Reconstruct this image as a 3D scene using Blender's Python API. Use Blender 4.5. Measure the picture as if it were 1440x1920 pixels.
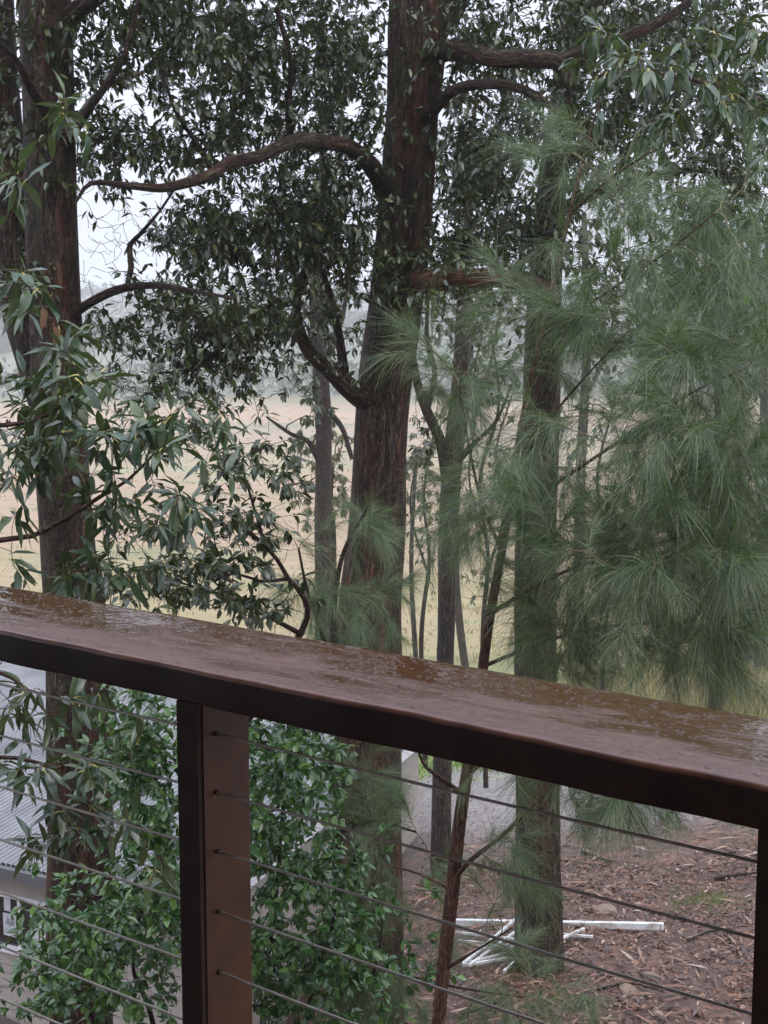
import bpy, math
import numpy as np
from mathutils import Vector, Matrix, noise as mnoise

for _o in list(bpy.data.objects):
    bpy.data.objects.remove(_o)
SC = bpy.context.scene
COL = SC.collection
rng = np.random.default_rng(11)

# ------------------------------------------------------------------ camera
FPX = 2700.0            # focal length in pixels of the 1440 x 1920 photograph
EYE = 8.0               # height of the eye above the datum
PITCH = math.atan(360 / FPX)
cam_d = bpy.data.cameras.new('camera')
cam_d.sensor_fit = 'VERTICAL'
cam_d.sensor_height = 36.0
cam_d.lens = 36.0 * FPX / 1920
cam_d.clip_start = 0.05
cam_d.clip_end = 6000
cam = bpy.data.objects.new('camera', cam_d)
COL.objects.link(cam)
cam.location = (0, 0, EYE)
cam.rotation_euler = (math.pi / 2 - PITCH, 0, 0)
SC.camera = cam

# ------------------------------------------------------------------ sky, sun, exposure
SUN_EL, SUN_AZ = math.radians(52), math.radians(150)
world = bpy.data.worlds.new('World')
SC.world = world
world.use_nodes = True
wn = world.node_tree
wn.nodes.clear()
w_out = wn.nodes.new('ShaderNodeOutputWorld')
w_bg = wn.nodes.new('ShaderNodeBackground')
w_sky = wn.nodes.new('ShaderNodeTexSky')
w_sky.sky_type = 'NISHITA'
w_sky.sun_disc = False
w_sky.sun_elevation = SUN_EL
w_sky.sun_rotation = SUN_AZ
w_sky.air_density = 1.6
w_sky.dust_density = 6.0
w_sky.ozone_density = 1.0
w_mix = wn.nodes.new('ShaderNodeMix')          # a deck of grey rain cloud over the blue
w_mix.data_type = 'RGBA'
w_mix.inputs[0].default_value = 0.86
w_mix.inputs[7].default_value = (9.4, 10.1, 12.2, 1)
wn.links.new(w_sky.outputs[0], w_mix.inputs[6])
w_tc = wn.nodes.new('ShaderNodeTexCoord')      # an overcast dome is brighter overhead than at the horizon
w_sep = wn.nodes.new('ShaderNodeSeparateXYZ')
wn.links.new(w_tc.outputs['Generated'], w_sep.inputs[0])
w_mr = wn.nodes.new('ShaderNodeMapRange')
w_mr.inputs[1].default_value = 0.0
w_mr.inputs[2].default_value = 1.0
w_mr.inputs[3].default_value = 0.63
w_mr.inputs[4].default_value = 1.75
wn.links.new(w_sep.outputs[2], w_mr.inputs[0])
w_mul = wn.nodes.new('ShaderNodeVectorMath')
w_mul.operation = 'SCALE'
wn.links.new(w_mix.outputs[2], w_mul.inputs[0])
wn.links.new(w_mr.outputs[0], w_mul.inputs['Scale'])
wn.links.new(w_mul.outputs[0], w_bg.inputs[0])
w_bg.inputs[1].default_value = 0.10
wn.links.new(w_bg.outputs[0], w_out.inputs[0])

sun_d = bpy.data.lights.new('sun', 'SUN')
sun_d.energy = 0.6
sun_d.angle = math.radians(40)
sun_d.color = (1.0, 0.96, 0.9)
sun = bpy.data.objects.new('sun', sun_d)
COL.objects.link(sun)
sun.rotation_euler = (math.pi / 2 - SUN_EL, 0, -SUN_AZ + math.pi)

SC.view_settings.view_transform = 'Standard'
SC.view_settings.look = 'None'
SC.view_settings.exposure = 0.52
SC.view_settings.gamma = 1.0
SC.view_settings.use_curve_mapping = False
SC.render.engine = 'CYCLES'
cy = SC.cycles
cy.use_denoising = True
cy.max_bounces = 8
cy.diffuse_bounces = 3
cy.glossy_bounces = 3
cy.transmission_bounces = 3
cy.volume_bounces = 4
cy.transparent_max_bounces = 6
cy.caustics_reflective = False
cy.caustics_refractive = False

# ------------------------------------------------------------------ picture geometry
C0 = np.array([0, 0, EYE])
_fw = np.array([0, math.cos(PITCH), -math.sin(PITCH)])
_up = np.array([0, math.sin(PITCH), math.cos(PITCH)])
_rt = np.array([1.0, 0, 0])


def at(x, y, Y):
    """world point that the photograph shows at pixel (x, y), Y metres ahead"""
    r = _rt * (x - 720) / FPX + _up * (960 - y) / FPX + _fw
    return C0 + r * (Y / r[1])


def project(P):
    v = np.asarray(P) - C0
    z = np.maximum(v @ _fw, 1e-3)
    return 720 + FPX * (v @ _rt) / z, 960 - FPX * (v @ _up) / z, v @ _fw


def smooth(a, b, x):
    t = np.clip((x - a) / (b - a), 0, 1)
    return t * t * (3 - 2 * t)


def wave_noise(x, y, s, seed):
    """cheap smooth noise: a sum of random sines"""
    r = np.random.default_rng(seed)
    o = np.zeros(np.broadcast(x, y).shape)
    for k in range(10):
        a = r.uniform(0, 6.28)
        fr = s * r.uniform(.5, 1.8)
        o = o + np.sin((x * math.cos(a) + y * math.sin(a)) * fr + r.uniform(0, 6.28))
    return o / 4.5


_DY = [-30, -5, 3, 8, 13, 20, 26, 34, 60, 100, 255, 330, 420, 600, 900, 1300]
_DD = [3.0, 4.4, 4.7, 5.25, 5.9, 7.1, 8.2, 9.6, 13.0, 14.4, 14.6, 13.4, 9.0, 1.0, -8, -14]


def drop(X, Y):
    X = np.asarray(X, float)
    Y = np.asarray(Y, float)
    d = np.interp(Y, _DY, _DD)
    near = 1 - smooth(30, 55, Y)
    d = d + near * smooth(4, 9, Y) * 3.0 * smooth(1.2, -2.6, X)
    d = d - near * smooth(2.5, 9, X) * 1.0
    d = d - near * smooth(10, 14, Y) * wave_noise(X, Y, 1.6, 3) * .06
    far = smooth(300, 600, Y)
    d = d - far * (wave_noise(X, Y, .012, 5) * 7 + 3)
    d = d - smooth(55, 90, Y) * (1 - far) * wave_noise(X, Y, .06, 6) * .25
    return d


def ground_z(X, Y):
    return EYE - drop(X, Y)


# ------------------------------------------------------------------ object helpers
def mesh_data(name, V, F, smooth_shade=True, mat=None, mats=None, fmat=None):
    me = bpy.data.meshes.new(name)
    V = np.asarray(V, dtype=np.float32)
    groups = F if isinstance(F, list) else [F]
    groups = [np.asarray(g, dtype=np.int32) for g in groups if len(g)]
    loops = np.concatenate([g.ravel() for g in groups])
    sizes = np.concatenate([np.full(len(g), g.shape[1], np.int32) for g in groups])
    starts = np.concatenate([[0], np.cumsum(sizes)[:-1]]).astype(np.int32)
    me.vertices.add(len(V))
    me.vertices.foreach_set('co', V.ravel())
    me.loops.add(len(loops))
    me.loops.foreach_set('vertex_index', loops)
    me.polygons.add(len(sizes))
    me.polygons.foreach_set('loop_start', starts)
    me.polygons.foreach_set('use_smooth', np.full(len(sizes), smooth_shade))
    for m in (mats or ([mat] if mat else [])):
        me.materials.append(m)
    if fmat is not None:
        me.polygons.foreach_set('material_index', np.asarray(fmat, np.int32))
    me.update(calc_edges=True)
    return me


def root_loc(o):
    l = Vector((0, 0, 0))
    while o is not None:
        l = l + o.location
        o = o.parent
    return np.array(l)


def link(name, me, parent=None, loc=None):
    o = bpy.data.objects.new(name, me)
    COL.objects.link(o)
    if loc is not None:
        o.location = loc
    if parent is not None:
        o.parent = parent
    return o


def part(name, V, F, mat, parent=None, sm=True, kind=None, label=None, bark=None, **kw):
    """one mesh object; V in world coordinates, stored relative to its parent's place"""
    V = np.asarray(V, float)
    off = root_loc(parent) if parent is not None else np.zeros(3)
    me = mesh_data(name, V - off, F, sm, mat, **kw)
    if bark is not None:
        a = me.attributes.new('bark', 'FLOAT_VECTOR', 'POINT')
        a.data.foreach_set('vector', np.asarray(bark, np.float32).ravel())
    o = link(name, me, parent)
    if kind:
        o['kind'] = kind
    if label:
        o['label'] = label
    return o


def thing(name, label, cat, loc, group=None):
    o = link(name, None, None, loc)
    o.empty_display_size = .2
    o['label'] = label
    o['category'] = cat
    if group:
        o['group'] = group
    return o


def tag(o, label=None, cat=None, group=None, kind=None):
    for k, v in (('label', label), ('category', cat), ('group', group), ('kind', kind)):
        if v:
            o[k] = v
    return o


_BF = np.array([[0, 3, 2, 1], [4, 5, 6, 7], [0, 1, 5, 4], [1, 2, 6, 5], [2, 3, 7, 6], [3, 0, 4, 7]])


def box_vf(o, ax, ay, az):
    """box from corner o along the three edge vectors"""
    o, ax, ay, az = (np.asarray(v, float) for v in (o, ax, ay, az))
    V = np.array([o, o + ax, o + ax + ay, o + ay, o + az, o + ax + az, o + ax + ay + az, o + ay + az])
    F = _BF if np.dot(np.cross(ax, ay), az) > 0 else _BF[:, ::-1]
    return V, F


def join(parts_):
    Vs, Fs, n = [], {}, 0
    for V, F in parts_:
        for g in (F if isinstance(F, list) else [F]):
            g = np.asarray(g)
            if len(g):
                Fs.setdefault(g.shape[1], []).append(g + n)
        Vs.append(np.asarray(V))
        n += len(V)
    return np.concatenate(Vs), [np.concatenate(v) for v in Fs.values()]


def tubes(paths, radii, sides):
    """paths (T,K,3), radii (T,K): T tubes at once. Returns V, F, bark coordinates"""
    paths = np.asarray(paths, float)
    radii = np.asarray(radii, float)
    T, K, _ = paths.shape
    tan = np.gradient(paths, axis=1)
    tan /= np.linalg.norm(tan, axis=2, keepdims=True) + 1e-9
    ref = np.where(np.abs(tan[:, :1, 2:3]) < .8, np.array([0, 0, 1.0]), np.array([1.0, 0, 0]))
    ref = np.repeat(ref, K, axis=1)
    a = np.cross(tan, ref)
    a /= np.linalg.norm(a, axis=2, keepdims=True) + 1e-9
    b = np.cross(tan, a)
    th = np.linspace(0, 2 * math.pi, sides, endpoint=False)
    ring = a[:, :, None, :] * np.cos(th)[None, None, :, None] + b[:, :, None, :] * np.sin(th)[None, None, :, None]
    V = paths[:, :, None, :] + ring * radii[:, :, None, None]
    seg = np.linalg.norm(np.diff(paths, axis=1), axis=2)
    ln = np.concatenate([np.zeros((T, 1)), np.cumsum(seg, axis=1)], axis=1)
    bk = np.empty((T, K, sides, 3))
    bk[..., 0] = np.cos(th) * radii[:, :, None]
    bk[..., 1] = np.sin(th) * radii[:, :, None]
    bk[..., 2] = ln[:, :, None] + np.arange(T)[:, None, None] * 3.7
    idx = np.arange(T * K * sides).reshape(T, K, sides)
    A = idx[:, :-1, :]
    B = idx[:, 1:, :]
    F = np.stack([A, np.roll(A, -1, 2), np.roll(B, -1, 2), B], -1).reshape(-1, 4)
    return V.reshape(-1, 3), F, bk.reshape(-1, 3)


def resample(path, radii, step):
    """smooth curve through the points (Catmull-Rom), even steps"""
    P = np.asarray(path, float)
    R = np.asarray(radii, float)
    Q = np.concatenate([[2 * P[0] - P[1]], P, [2 * P[-1] - P[-2]]])
    out, rad = [], []
    for i in range(len(P) - 1):
        p0, p1, p2, p3 = Q[i:i + 4]
        n = max(2, int(np.linalg.norm(p2 - p1) / step))
        for t in np.linspace(0, 1, n, endpoint=False):
            out.append(.5 * (2 * p1 + (p2 - p0) * t + (2 * p0 - 5 * p1 + 4 * p2 - p3) * t * t + (3 * p1 - p0 - 3 * p2 + p3) * t ** 3))
            rad.append(R[i] + (R[i + 1] - R[i]) * t)
    out.append(P[-1])
    rad.append(R[-1])
    return np.array(out), np.array(rad)


# ------------------------------------------------------------------ materials
def new_mat(name):
    m = bpy.data.materials.new(name)
    m.use_nodes = True
    nt = m.node_tree
    for n in list(nt.nodes):
        nt.nodes.remove(n)
    out = nt.nodes.new('ShaderNodeOutputMaterial')
    b = nt.nodes.new('ShaderNodeBsdfPrincipled')
    nt.links.new(b.outputs[0], out.inputs[0])
    return m, nt, b, out


def ramp(nt, fac, stops):
    r = nt.nodes.new('ShaderNodeValToRGB')
    e = r.color_ramp.elements
    while len(e) < len(stops):
        e.new(.5)
    for i, (p, c) in enumerate(stops):
        e[i].position = p
        e[i].color = (*c, 1)
    nt.links.new(fac, r.inputs[0])
    return r.outputs[0]


def tex_noise(nt, vec, scale, detail=4, rough=.55, dist=0.0):
    n = nt.nodes.new('ShaderNodeTexNoise')
    n.inputs['Scale'].default_value = scale
    n.inputs['Detail'].default_value = detail
    n.inputs['Roughness'].default_value = rough
    n.inputs['Distortion'].default_value = dist
    if vec is not None:
        nt.links.new(vec, n.inputs['Vector'])
    return n.outputs[0]


def mapping(nt, vec, scale):
    m = nt.nodes.new('ShaderNodeMapping')
    m.inputs['Scale'].default_value = scale
    nt.links.new(vec, m.inputs['Vector'])
    return m.outputs[0]


def mixc(nt, fac, a, b, mode='MIX'):
    m = nt.nodes.new('ShaderNodeMix')
    m.data_type = 'RGBA'
    m.blend_type = mode
    for s, v in ((0, fac), (6, a), (7, b)):
        if isinstance(v, bpy.types.NodeSocket):
            nt.links.new(v, m.inputs[s])
        elif s == 0:
            m.inputs[0].default_value = v
        else:
            m.inputs[s].default_value = (*v, 1)
    return m.outputs[2]


def bump(nt, h, strength, dist, b):
    n = nt.nodes.new('ShaderNodeBump')
    n.inputs['Strength'].default_value = strength
    n.inputs['Distance'].default_value = dist
    nt.links.new(h, n.inputs['Height'])
    nt.links.new(n.outputs[0], b.inputs['Normal'])


def pos(nt):
    return nt.nodes.new('ShaderNodeNewGeometry').outputs['Position']


def math_n(nt, op, a, b=None):
    n = nt.nodes.new('ShaderNodeMath')
    n.operation = op
    for i, v in enumerate((a, b)):
        if v is None:
            continue
        if isinstance(v, bpy.types.NodeSocket):
            nt.links.new(v, n.inputs[i])
        else:
            n.inputs[i].default_value = v
    return n.outputs[0]


def bark_mat(name, dark, mid, light, red, moss, k=1.0, red_amt=.72, rough=.56):
    m, nt, b, _ = new_mat(name)
    at_ = nt.nodes.new('ShaderNodeAttribute')
    at_.attribute_name = 'bark'
    v = at_.outputs['Vector']
    n1 = tex_noise(nt, mapping(nt, v, (17 * k, 17 * k, 2.6 * k)), 1.0, 5, .62, .5)
    n2 = tex_noise(nt, mapping(nt, v, (38 * k, 38 * k, 8 * k)), 1.0, 4, .65, .8)
    fine = tex_noise(nt, mapping(nt, v, (110 * k, 110 * k, 30 * k)), 1.0, 3, .7)
    big = tex_noise(nt, mapping(nt, v, (5, 5, .9)), 1.0, 4, .6)
    spots = tex_noise(nt, mapping(nt, v, (55, 55, 26)), 1.0, 4, .75)
    patch = tex_noise(nt, mapping(nt, v, (9, 9, 3.5)), 1.0, 3, .6)

    def ridge(n):
        return math_n(nt, 'ABSOLUTE', math_n(nt, 'SUBTRACT', n, .5))
    cr1 = ramp(nt, ridge(n1), [(.0, (0, 0, 0)), (.085, (1, 1, 1))])
    cr2 = ramp(nt, ridge(n2), [(.0, (.1, .1, .1)), (.07, (1, 1, 1))])
    hgt = math_n(nt, 'ADD', math_n(nt, 'MULTIPLY', cr1, .6), math_n(nt, 'MULTIPLY', cr2, .4))
    tone = math_n(nt, 'ADD', math_n(nt, 'MULTIPLY', fine, .55), math_n(nt, 'MULTIPLY', n2, .45))
    c = ramp(nt, tone, [(.38, dark), (.5, mid), (.61, light)])
    c = mixc(nt, math_n(nt, 'MULTIPLY', ramp(nt, big, [(.5, (0, 0, 0)), (.62, (1, 1, 1))]), red_amt), c, red, 'MIX')
    c = mixc(nt, math_n(nt, 'MULTIPLY', ramp(nt, big, [(.33, (1, 1, 1)), (.46, (0, 0, 0))]), .6), c, moss)
    lich = math_n(nt, 'MULTIPLY', ramp(nt, spots, [(.56, (0, 0, 0)), (.66, (1, 1, 1))]), ramp(nt, patch, [(.42, (0, 0, 0)), (.6, (1, 1, 1))]))
    c = mixc(nt, math_n(nt, 'MULTIPLY', lich, .75), c, tuple(min(1, x * 2.3) for x in light))
    c = mixc(nt, 1.0, c, ramp(nt, hgt, [(.1, (.16, .15, .14)), (.85, (1, 1, 1))]), 'MULTIPLY')
    nt.links.new(c, b.inputs['Base Color'])
    b.inputs['Roughness'].default_value = rough
    b.inputs['Specular IOR Level'].default_value = .22
    bump(nt, math_n(nt, 'ADD', hgt, math_n(nt, 'MULTIPLY', fine, .4)), 1.0, .05 / k, b)
    return m


def leaf_mat(name, c1, c2, c3, rough=.38, trans=.22, under=None):
    m, nt, b, out = new_mat(name)
    g = nt.nodes.new('ShaderNodeNewGeometry')
    oi = nt.nodes.new('ShaderNodeObjectInfo')
    r = math_n(nt, 'FRACT', math_n(nt, 'ADD', g.outputs['Random Per Island'], oi.outputs['Random']))
    c = ramp(nt, r, [(0, c1), (.55, c2), (.93, c3), (1.0, tuple(x * 1.25 for x in c3))])
    if under:
        c = mixc(nt, math_n(nt, 'MULTIPLY', g.outputs['Backfacing'], .75), c, under)
    nt.links.new(c, b.inputs['Base Color'])
    b.inputs['Roughness'].default_value = rough
    b.inputs['Specular IOR Level'].default_value = .85
    t = nt.nodes.new('ShaderNodeBsdfTranslucent')
    tc = mixc(nt, 1.0, c, (1.0, 1.15, .5), 'MULTIPLY')
    nt.links.new(tc, t.inputs[0])
    mx = nt.nodes.new('ShaderNodeMixShader')
    mx.inputs[0].default_value = trans
    nt.links.new(b.outputs[0], mx.inputs[1])
    nt.links.new(t.outputs[0], mx.inputs[2])
    nt.links.new(mx.outputs[0], out.inputs[0])
    return m


def plain(name, col, rough=.6, var=.25, scale=8.0, metal=0.0, bumpy=0.0):
    m, nt, b, _ = new_mat(name)
    n = tex_noise(nt, pos(nt), scale, 5)
    lo = tuple(x * (1 - var) for x in col)
    hi = tuple(min(1, x * (1 + var)) for x in col)
    nt.links.new(ramp(nt, n, [(.3, lo), (.7, hi)]), b.inputs['Base Color'])
    b.inputs['Roughness'].default_value = rough
    b.inputs['Metallic'].default_value = metal
    if bumpy:
        bump(nt, n, .6, bumpy, b)
    return m


M = {}
M['bark_main'] = bark_mat('stringy_bark', (.028, .017, .01), (.092, .058, .036), (.185, .14, .098), (.19, .07, .04), (.09, .085, .042))
M['bark_dark'] = bark_mat('dark_bark', (.023, .015, .009), (.074, .047, .03), (.158, .12, .086), (.15, .058, .036), (.074, .072, .036))
M['bark_slim'] = bark_mat('slim_bark', (.03, .02, .015), (.095, .065, .05), (.18, .145, .12), (.15, .07, .05), (.08, .085, .05), 1.4)
M['bark_twig'] = bark_mat('twig_bark', (.03, .018, .014), (.07, .042, .033), (.13, .09, .07), (.11, .05, .036), (.06, .06, .035), 2.5, .7)
M['bark_red'] = bark_mat('red_bark', (.06, .027, .017), (.2, .095, .06), (.34, .22, .16), (.26, .105, .065), (.13, .11, .07), 3.0, .6)
M['bark_grey'] = bark_mat('grey_bark', (.06, .055, .048), (.16, .15, .13), (.3, .29, .26), (.16, .12, .1), (.13, .14, .1), 1.2, .3)
M['bough_orange'] = bark_mat('bare_orange_wood', (.06, .028, .016), (.21, .09, .05), (.3, .17, .11), (.25, .095, .05), (.1, .07, .045), 1.0, .7)
M['canopy_leaf'] = leaf_mat('canopy_leaf', (.02, .033, .011), (.038, .058, .019), (.09, .105, .034), .27, .2, (.06, .08, .034))
M['broad_leaf'] = leaf_mat('broad_leaf', (.036, .066, .034), (.062, .105, .054), (.11, .15, .066), .25, .24, (.085, .115, .055))
M['shrub_leaf'] = leaf_mat('shrub_leaf', (.026, .075, .02), (.056, .14, .034), (.13, .24, .055), .2, .25, (.075, .14, .05))
M['young_leaf'] = leaf_mat('young_leaf', (.16, .3, .05), (.2, .36, .06), (.28, .42, .09), .35, .35)
M['dead_leaf'] = leaf_mat('dead_leaf', (.17, .07, .04), (.24, .11, .065), (.3, .16, .1), .5, .2)
M['dry_leaf'] = leaf_mat('dusky_leaf', (.04, .05, .025), (.06, .07, .034), (.1, .09, .045), .42, .25)
M['stalk'] = plain('yellow_stalk', (.42, .36, .1), .45, .2)
M['needle'] = leaf_mat('needle', (.048, .09, .044), (.1, .155, .075), (.22, .27, .1), .38, .28)
M['needle_twig'] = plain('needle_twig', (.15, .12, .055), .6)

# ------------------------------------------------------------------ terrain
ys = np.concatenate([np.linspace(-30, 5, 15), np.linspace(5.3, 34, 110), 34 * (1400 / 34) ** np.linspace(0.012, 1, 110)])
us = np.linspace(-1, 1, 131)
us = np.sign(us) * np.abs(us) ** 1.35
GX = us[None, :] * (14 + np.maximum(ys, 0)[:, None] * .9)
GY = np.repeat(ys[:, None], len(us), 1)
GZ = ground_z(GX, GY)
idx = np.arange(GX.size).reshape(GX.shape)
GF = np.stack([idx[:-1, :-1], idx[:-1, 1:], idx[1:, 1:], idx[1:, :-1]], -1).reshape(-1, 4)
m, nt, b, _ = new_mat('ground')
P = pos(nt)
sx = nt.nodes.new('ShaderNodeSeparateXYZ')
nt.links.new(P, sx.inputs[0])
wob = tex_noise(nt, P, .35, 4)
yy = math_n(nt, 'ADD', sx.outputs[1], math_n(nt, 'MULTIPLY', math_n(nt, 'SUBTRACT', wob, .5), 7.0))
lit = tex_noise(nt, P, 9.0, 6, .7)
lit2 = tex_noise(nt, P, 2.2, 4, .6)
soil = ramp(nt, lit, [(.3, (.035, .018, .011)), (.48, (.09, .045, .028)), (.62, (.17, .095, .065)), (.75, (.28, .18, .135))])
soil = mixc(nt, ramp(nt, lit2, [(.5, (0, 0, 0)), (.64, (.8, .8, .8))]), soil, (.2, .085, .05))
grav = ramp(nt, lit, [(.3, (.13, .112, .104)), (.5, (.225, .196, .182)), (.7, (.36, .32, .3))])
green = ramp(nt, lit, [(.3, (.12, .18, .03)), (.7, (.28, .36, .07))])
fld = tex_noise(nt, mapping(nt, P, (.05, .12, .1)), 1.0, 6, .6)
fld2 = tex_noise(nt, mapping(nt, P, (.9, 1.6, 1)), 1.0, 5, .65)
field = ramp(nt, fld, [(.3, (.19, .175, .075)), (.45, (.31, .23, .125)), (.58, (.34, .235, .15)), (.72, (.22, .23, .085))])
field = mixc(nt, .55, field, ramp(nt, fld2, [(.3, (.55, .5, .42)), (.6, (1, 1, 1))]), 'MULTIPLY')
wob2 = math_n(nt, 'ADD', sx.outputs[1], math_n(nt, 'MULTIPLY', math_n(nt, 'SUBTRACT', fld, .5), 90.0))
mrb = nt.nodes.new('ShaderNodeMapRange')
mrb.inputs[1].default_value = 40
mrb.inputs[2].default_value = 260
nt.links.new(wob2, mrb.inputs[0])
bands = ramp(nt, mrb.outputs[0], [(.0, (.92, 1.04, .62)), (.14, (1.0, 1.05, .72)), (.24, (1.08, 1.0, .86)), (.42, (1.1, .98, .88)), (.5, (.9, 1.06, .8)), (.62, (1.12, 1.0, .95)), (.68, (.78, .86, .9)), (.73, (1.15, 1.02, .9)), (.88, (1.2, 1.05, .9)), (1.0, (.7, .8, .6))])
field = mixc(nt, 1.0, field, bands, 'MULTIPLY')
hill = ramp(nt, tex_noise(nt, P, .03, 5), [(.35, (.05, .08, .04)), (.6, (.14, .16, .08))])


def step(v, a, b_):
    mr = nt.nodes.new('ShaderNodeMapRange')
    mr.interpolation_type = 'SMOOTHSTEP'
    mr.inputs[1].default_value = a
    mr.inputs[2].default_value = b_
    nt.links.new(v, mr.inputs[0])
    return mr.outputs[0]


col = mixc(nt, step(yy, 16.5, 20.5), soil, grav)
col = mixc(nt, step(yy, 24.3, 25.6), col, green)
col = mixc(nt, step(yy, 33.0, 48.0), col, field)
col = mixc(nt, step(sx.outputs[1], 262, 290), col, hill)
nt.links.new(col, b.inputs['Base Color'])
b.inputs['Roughness'].default_value = .55
bump(nt, lit, .8, .05, b)
M['ground'] = m
ground = part('ground', np.stack([GX, GY, GZ], -1).reshape(-1, 3), GF, M['ground'])
ground['kind'] = 'structure'

# ------------------------------------------------------------------ the haze of the rain
hz, hnt, hb, hout = new_mat('haze')
hnt.nodes.remove(hb)
pv = hnt.nodes.new('ShaderNodeVolumePrincipled')
pv.inputs['Color'].default_value = (.985, .988, 1.0, 1)
pv.inputs['Density'].default_value = .0011
pv.inputs['Anisotropy'].default_value = .2
hnt.links.new(pv.outputs[0], hout.inputs['Volume'])
zlo = float(GZ.min()) - 1.5
HV, HF = box_vf((-1450, -60, zlo), (2900, 0, 0), (0, 1560, 0), (0, 0, 62 - zlo))
haze = part('haze', HV, HF, hz, sm=False, kind='stuff')

# ------------------------------------------------------------------ the veranda: railing in front, house round the eye
RT = EYE - .63                                   # top of the handrail
r_dir = np.array([.7965, -.6046, 0])
r_dir /= np.linalg.norm(r_dir)
r_in = np.array([r_dir[1], -r_dir[0], 0])        # towards the deck
r_in = r_in if r_in[1] < 0 else -r_in
R0 = np.array([-.78899, 2.9009, RT])             # on the near top edge, where it leaves the picture on the left
R_W, R_T = .322, .069
m, nt, b, _ = new_mat('wet_timber')
tc = nt.nodes.new('ShaderNodeTexCoord').outputs['Object']
mp = nt.nodes.new('ShaderNodeMapping')
mp.inputs['Rotation'].default_value = (0, 0, -math.atan2(r_dir[1], r_dir[0]))
nt.links.new(tc, mp.inputs[0])
mv = nt.nodes.new('ShaderNodeMapping')
mv.inputs['Scale'].default_value = (1.2, 26, 26)
nt.links.new(mp.outputs[0], mv.inputs[0])
grain = tex_noise(nt, mv.outputs[0], 1.6, 6, .65, .5)
pud = tex_noise(nt, mapping(nt, mp.outputs[0], (4, 15, 8)), 1.0, 6, .6, .2)
beads = tex_noise(nt, mapping(nt, mp.outputs[0], (75, 120, 90)), 1.0, 5, .75)
c = ramp(nt, grain, [(.25, (.07, .024, .012)), (.5, (.14, .052, .028)), (.78, (.21, .095, .055))])
c = mixc(nt, math_n(nt, 'MULTIPLY', ramp(nt, beads, [(.42, (0, 0, 0)), (.66, (1, 1, 1))]), .6), c, (.27, .15, .105))
sp = nt.nodes.new('ShaderNodeSeparateXYZ')
nt.links.new(mp.outputs[0], sp.inputs[0])
Y0 = float(np.dot(R0 - (R0 + r_dir * .6), -r_in))
run = nt.nodes.new('ShaderNodeMapRange')             # water lies towards the outer edge of the board
run.inputs[1].default_value = Y0 + .0
run.inputs[2].default_value = Y0 + R_W
run.inputs[3].default_value = -.14
run.inputs[4].default_value = .24
nt.links.new(sp.outputs[1], run.inputs[0])
pud = math_n(nt, 'ADD', pud, run.outputs[0])
wetm = ramp(nt, pud, [(.4, (0, 0, 0)), (.58, (1, 1, 1))])
c = mixc(nt, wetm, c, mixc(nt, .7, c, (.085, .04, .014)))
nt.links.new(c, b.inputs['Base Color'])
rr = ramp(nt, pud, [(.36, (.4, .4, .4)), (.5, (.2, .2, .2)), (.6, (.035, .035, .035))])
nt.links.new(rr, b.inputs['Roughness'])
b.inputs['Specular IOR Level'].default_value = .7
dry = ramp(nt, pud, [(.38, (1, 1, 1)), (.58, (.0, .0, .0))])
rip = tex_noise(nt, mapping(nt, mp.outputs[0], (26, 34, 30)), 1.0, 2, .5)
fin = tex_noise(nt, mapping(nt, mp.outputs[0], (260, 330, 260)), 1.0, 2, .6)
hgt = math_n(nt, 'ADD', math_n(nt, 'MULTIPLY', math_n(nt, 'ADD', math_n(nt, 'MULTIPLY', beads, .5), math_n(nt, 'MULTIPLY', fin, .35)), dry), math_n(nt, 'MULTIPLY', rip, .3))
bump(nt, hgt, .6, .007, b)
M['wet_timber'] = m
M['rail_side_shade'] = plain('painted_rail_shade', (.045, .02, .012), .7, .4, 9)  # same timber, colour darkened for the roof's shade on the near face
M['edge_highlight'] = plain('painted_red_highlight', (.2, .085, .055), .35, .4, 18)  # lighter red painted in for the highlight along the near top edge
M['post_timber'] = plain('stained_timber', (.088, .034, .011), .5, .35, 14)
M['post_dark'] = plain('dark_board_timber', (.045, .02, .01), .75, .3, 14)  # face boards coloured darker than the posts
M['cable'] = plain('dull_steel_cable', (.6, .55, .48), .42, .2, 60, .55)
M['hole_shade_ring'] = plain('painted_hole_shade', (.02, .016, .014), .7)  # near-black rings paint the shade in the cable holes

railing = thing('railing', 'brown timber veranda railing with rain-wet flat top and steel cables', 'railing', tuple(R0 + r_dir * .6 - np.array([0, 0, .95])))
# handrail: swept section with rounded edges and a slightly worn, wavy line
sec = []
rad = .009
for (cx, cz, a0) in ((-rad, -rad, 0), (-R_W + rad, -rad, 90), (-R_W + rad, -R_T + rad, 180), (-rad, -R_T + rad, 270)):
    for a in np.linspace(a0, a0 + 90, 5):
        sec.append((cx + rad * math.cos(math.radians(a)), cz + rad * math.sin(math.radians(a))))
top_extra = [(-R_W * k / 12, 0.0) for k in range(1, 12)]
sec = sec[:5] + top_extra + sec[5:]
sec = np.array(sec)
xs = np.linspace(-2.2, 3.6, 260)
HVs = np.zeros((len(xs), len(sec), 3))
for i, x in enumerate(xs):
    wig = .0022 * math.sin(x * 9 + 1) + .0015 * math.sin(x * 23)
    for j, (u, w) in enumerate(sec):
        n = mnoise.noise(Vector((x * 14, u * 30, w * 30)))
        p = R0 + r_dir * x + r_in * (u + (wig if u > -.05 else 0)) + np.array([0, 0, w + .0012 * n - (.0016 * abs(math.sin(x * 3.1)) if (u > -.012 and w > -.02) else 0)])
        HVs[i, j] = p
k = len(sec)
ii = np.arange(len(xs) * k).reshape(len(xs), k)
HFq = np.stack([ii[:-1], np.roll(ii[:-1], -1, 1), np.roll(ii[1:], -1, 1), ii[1:]], -1).reshape(-1, 4)
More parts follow.
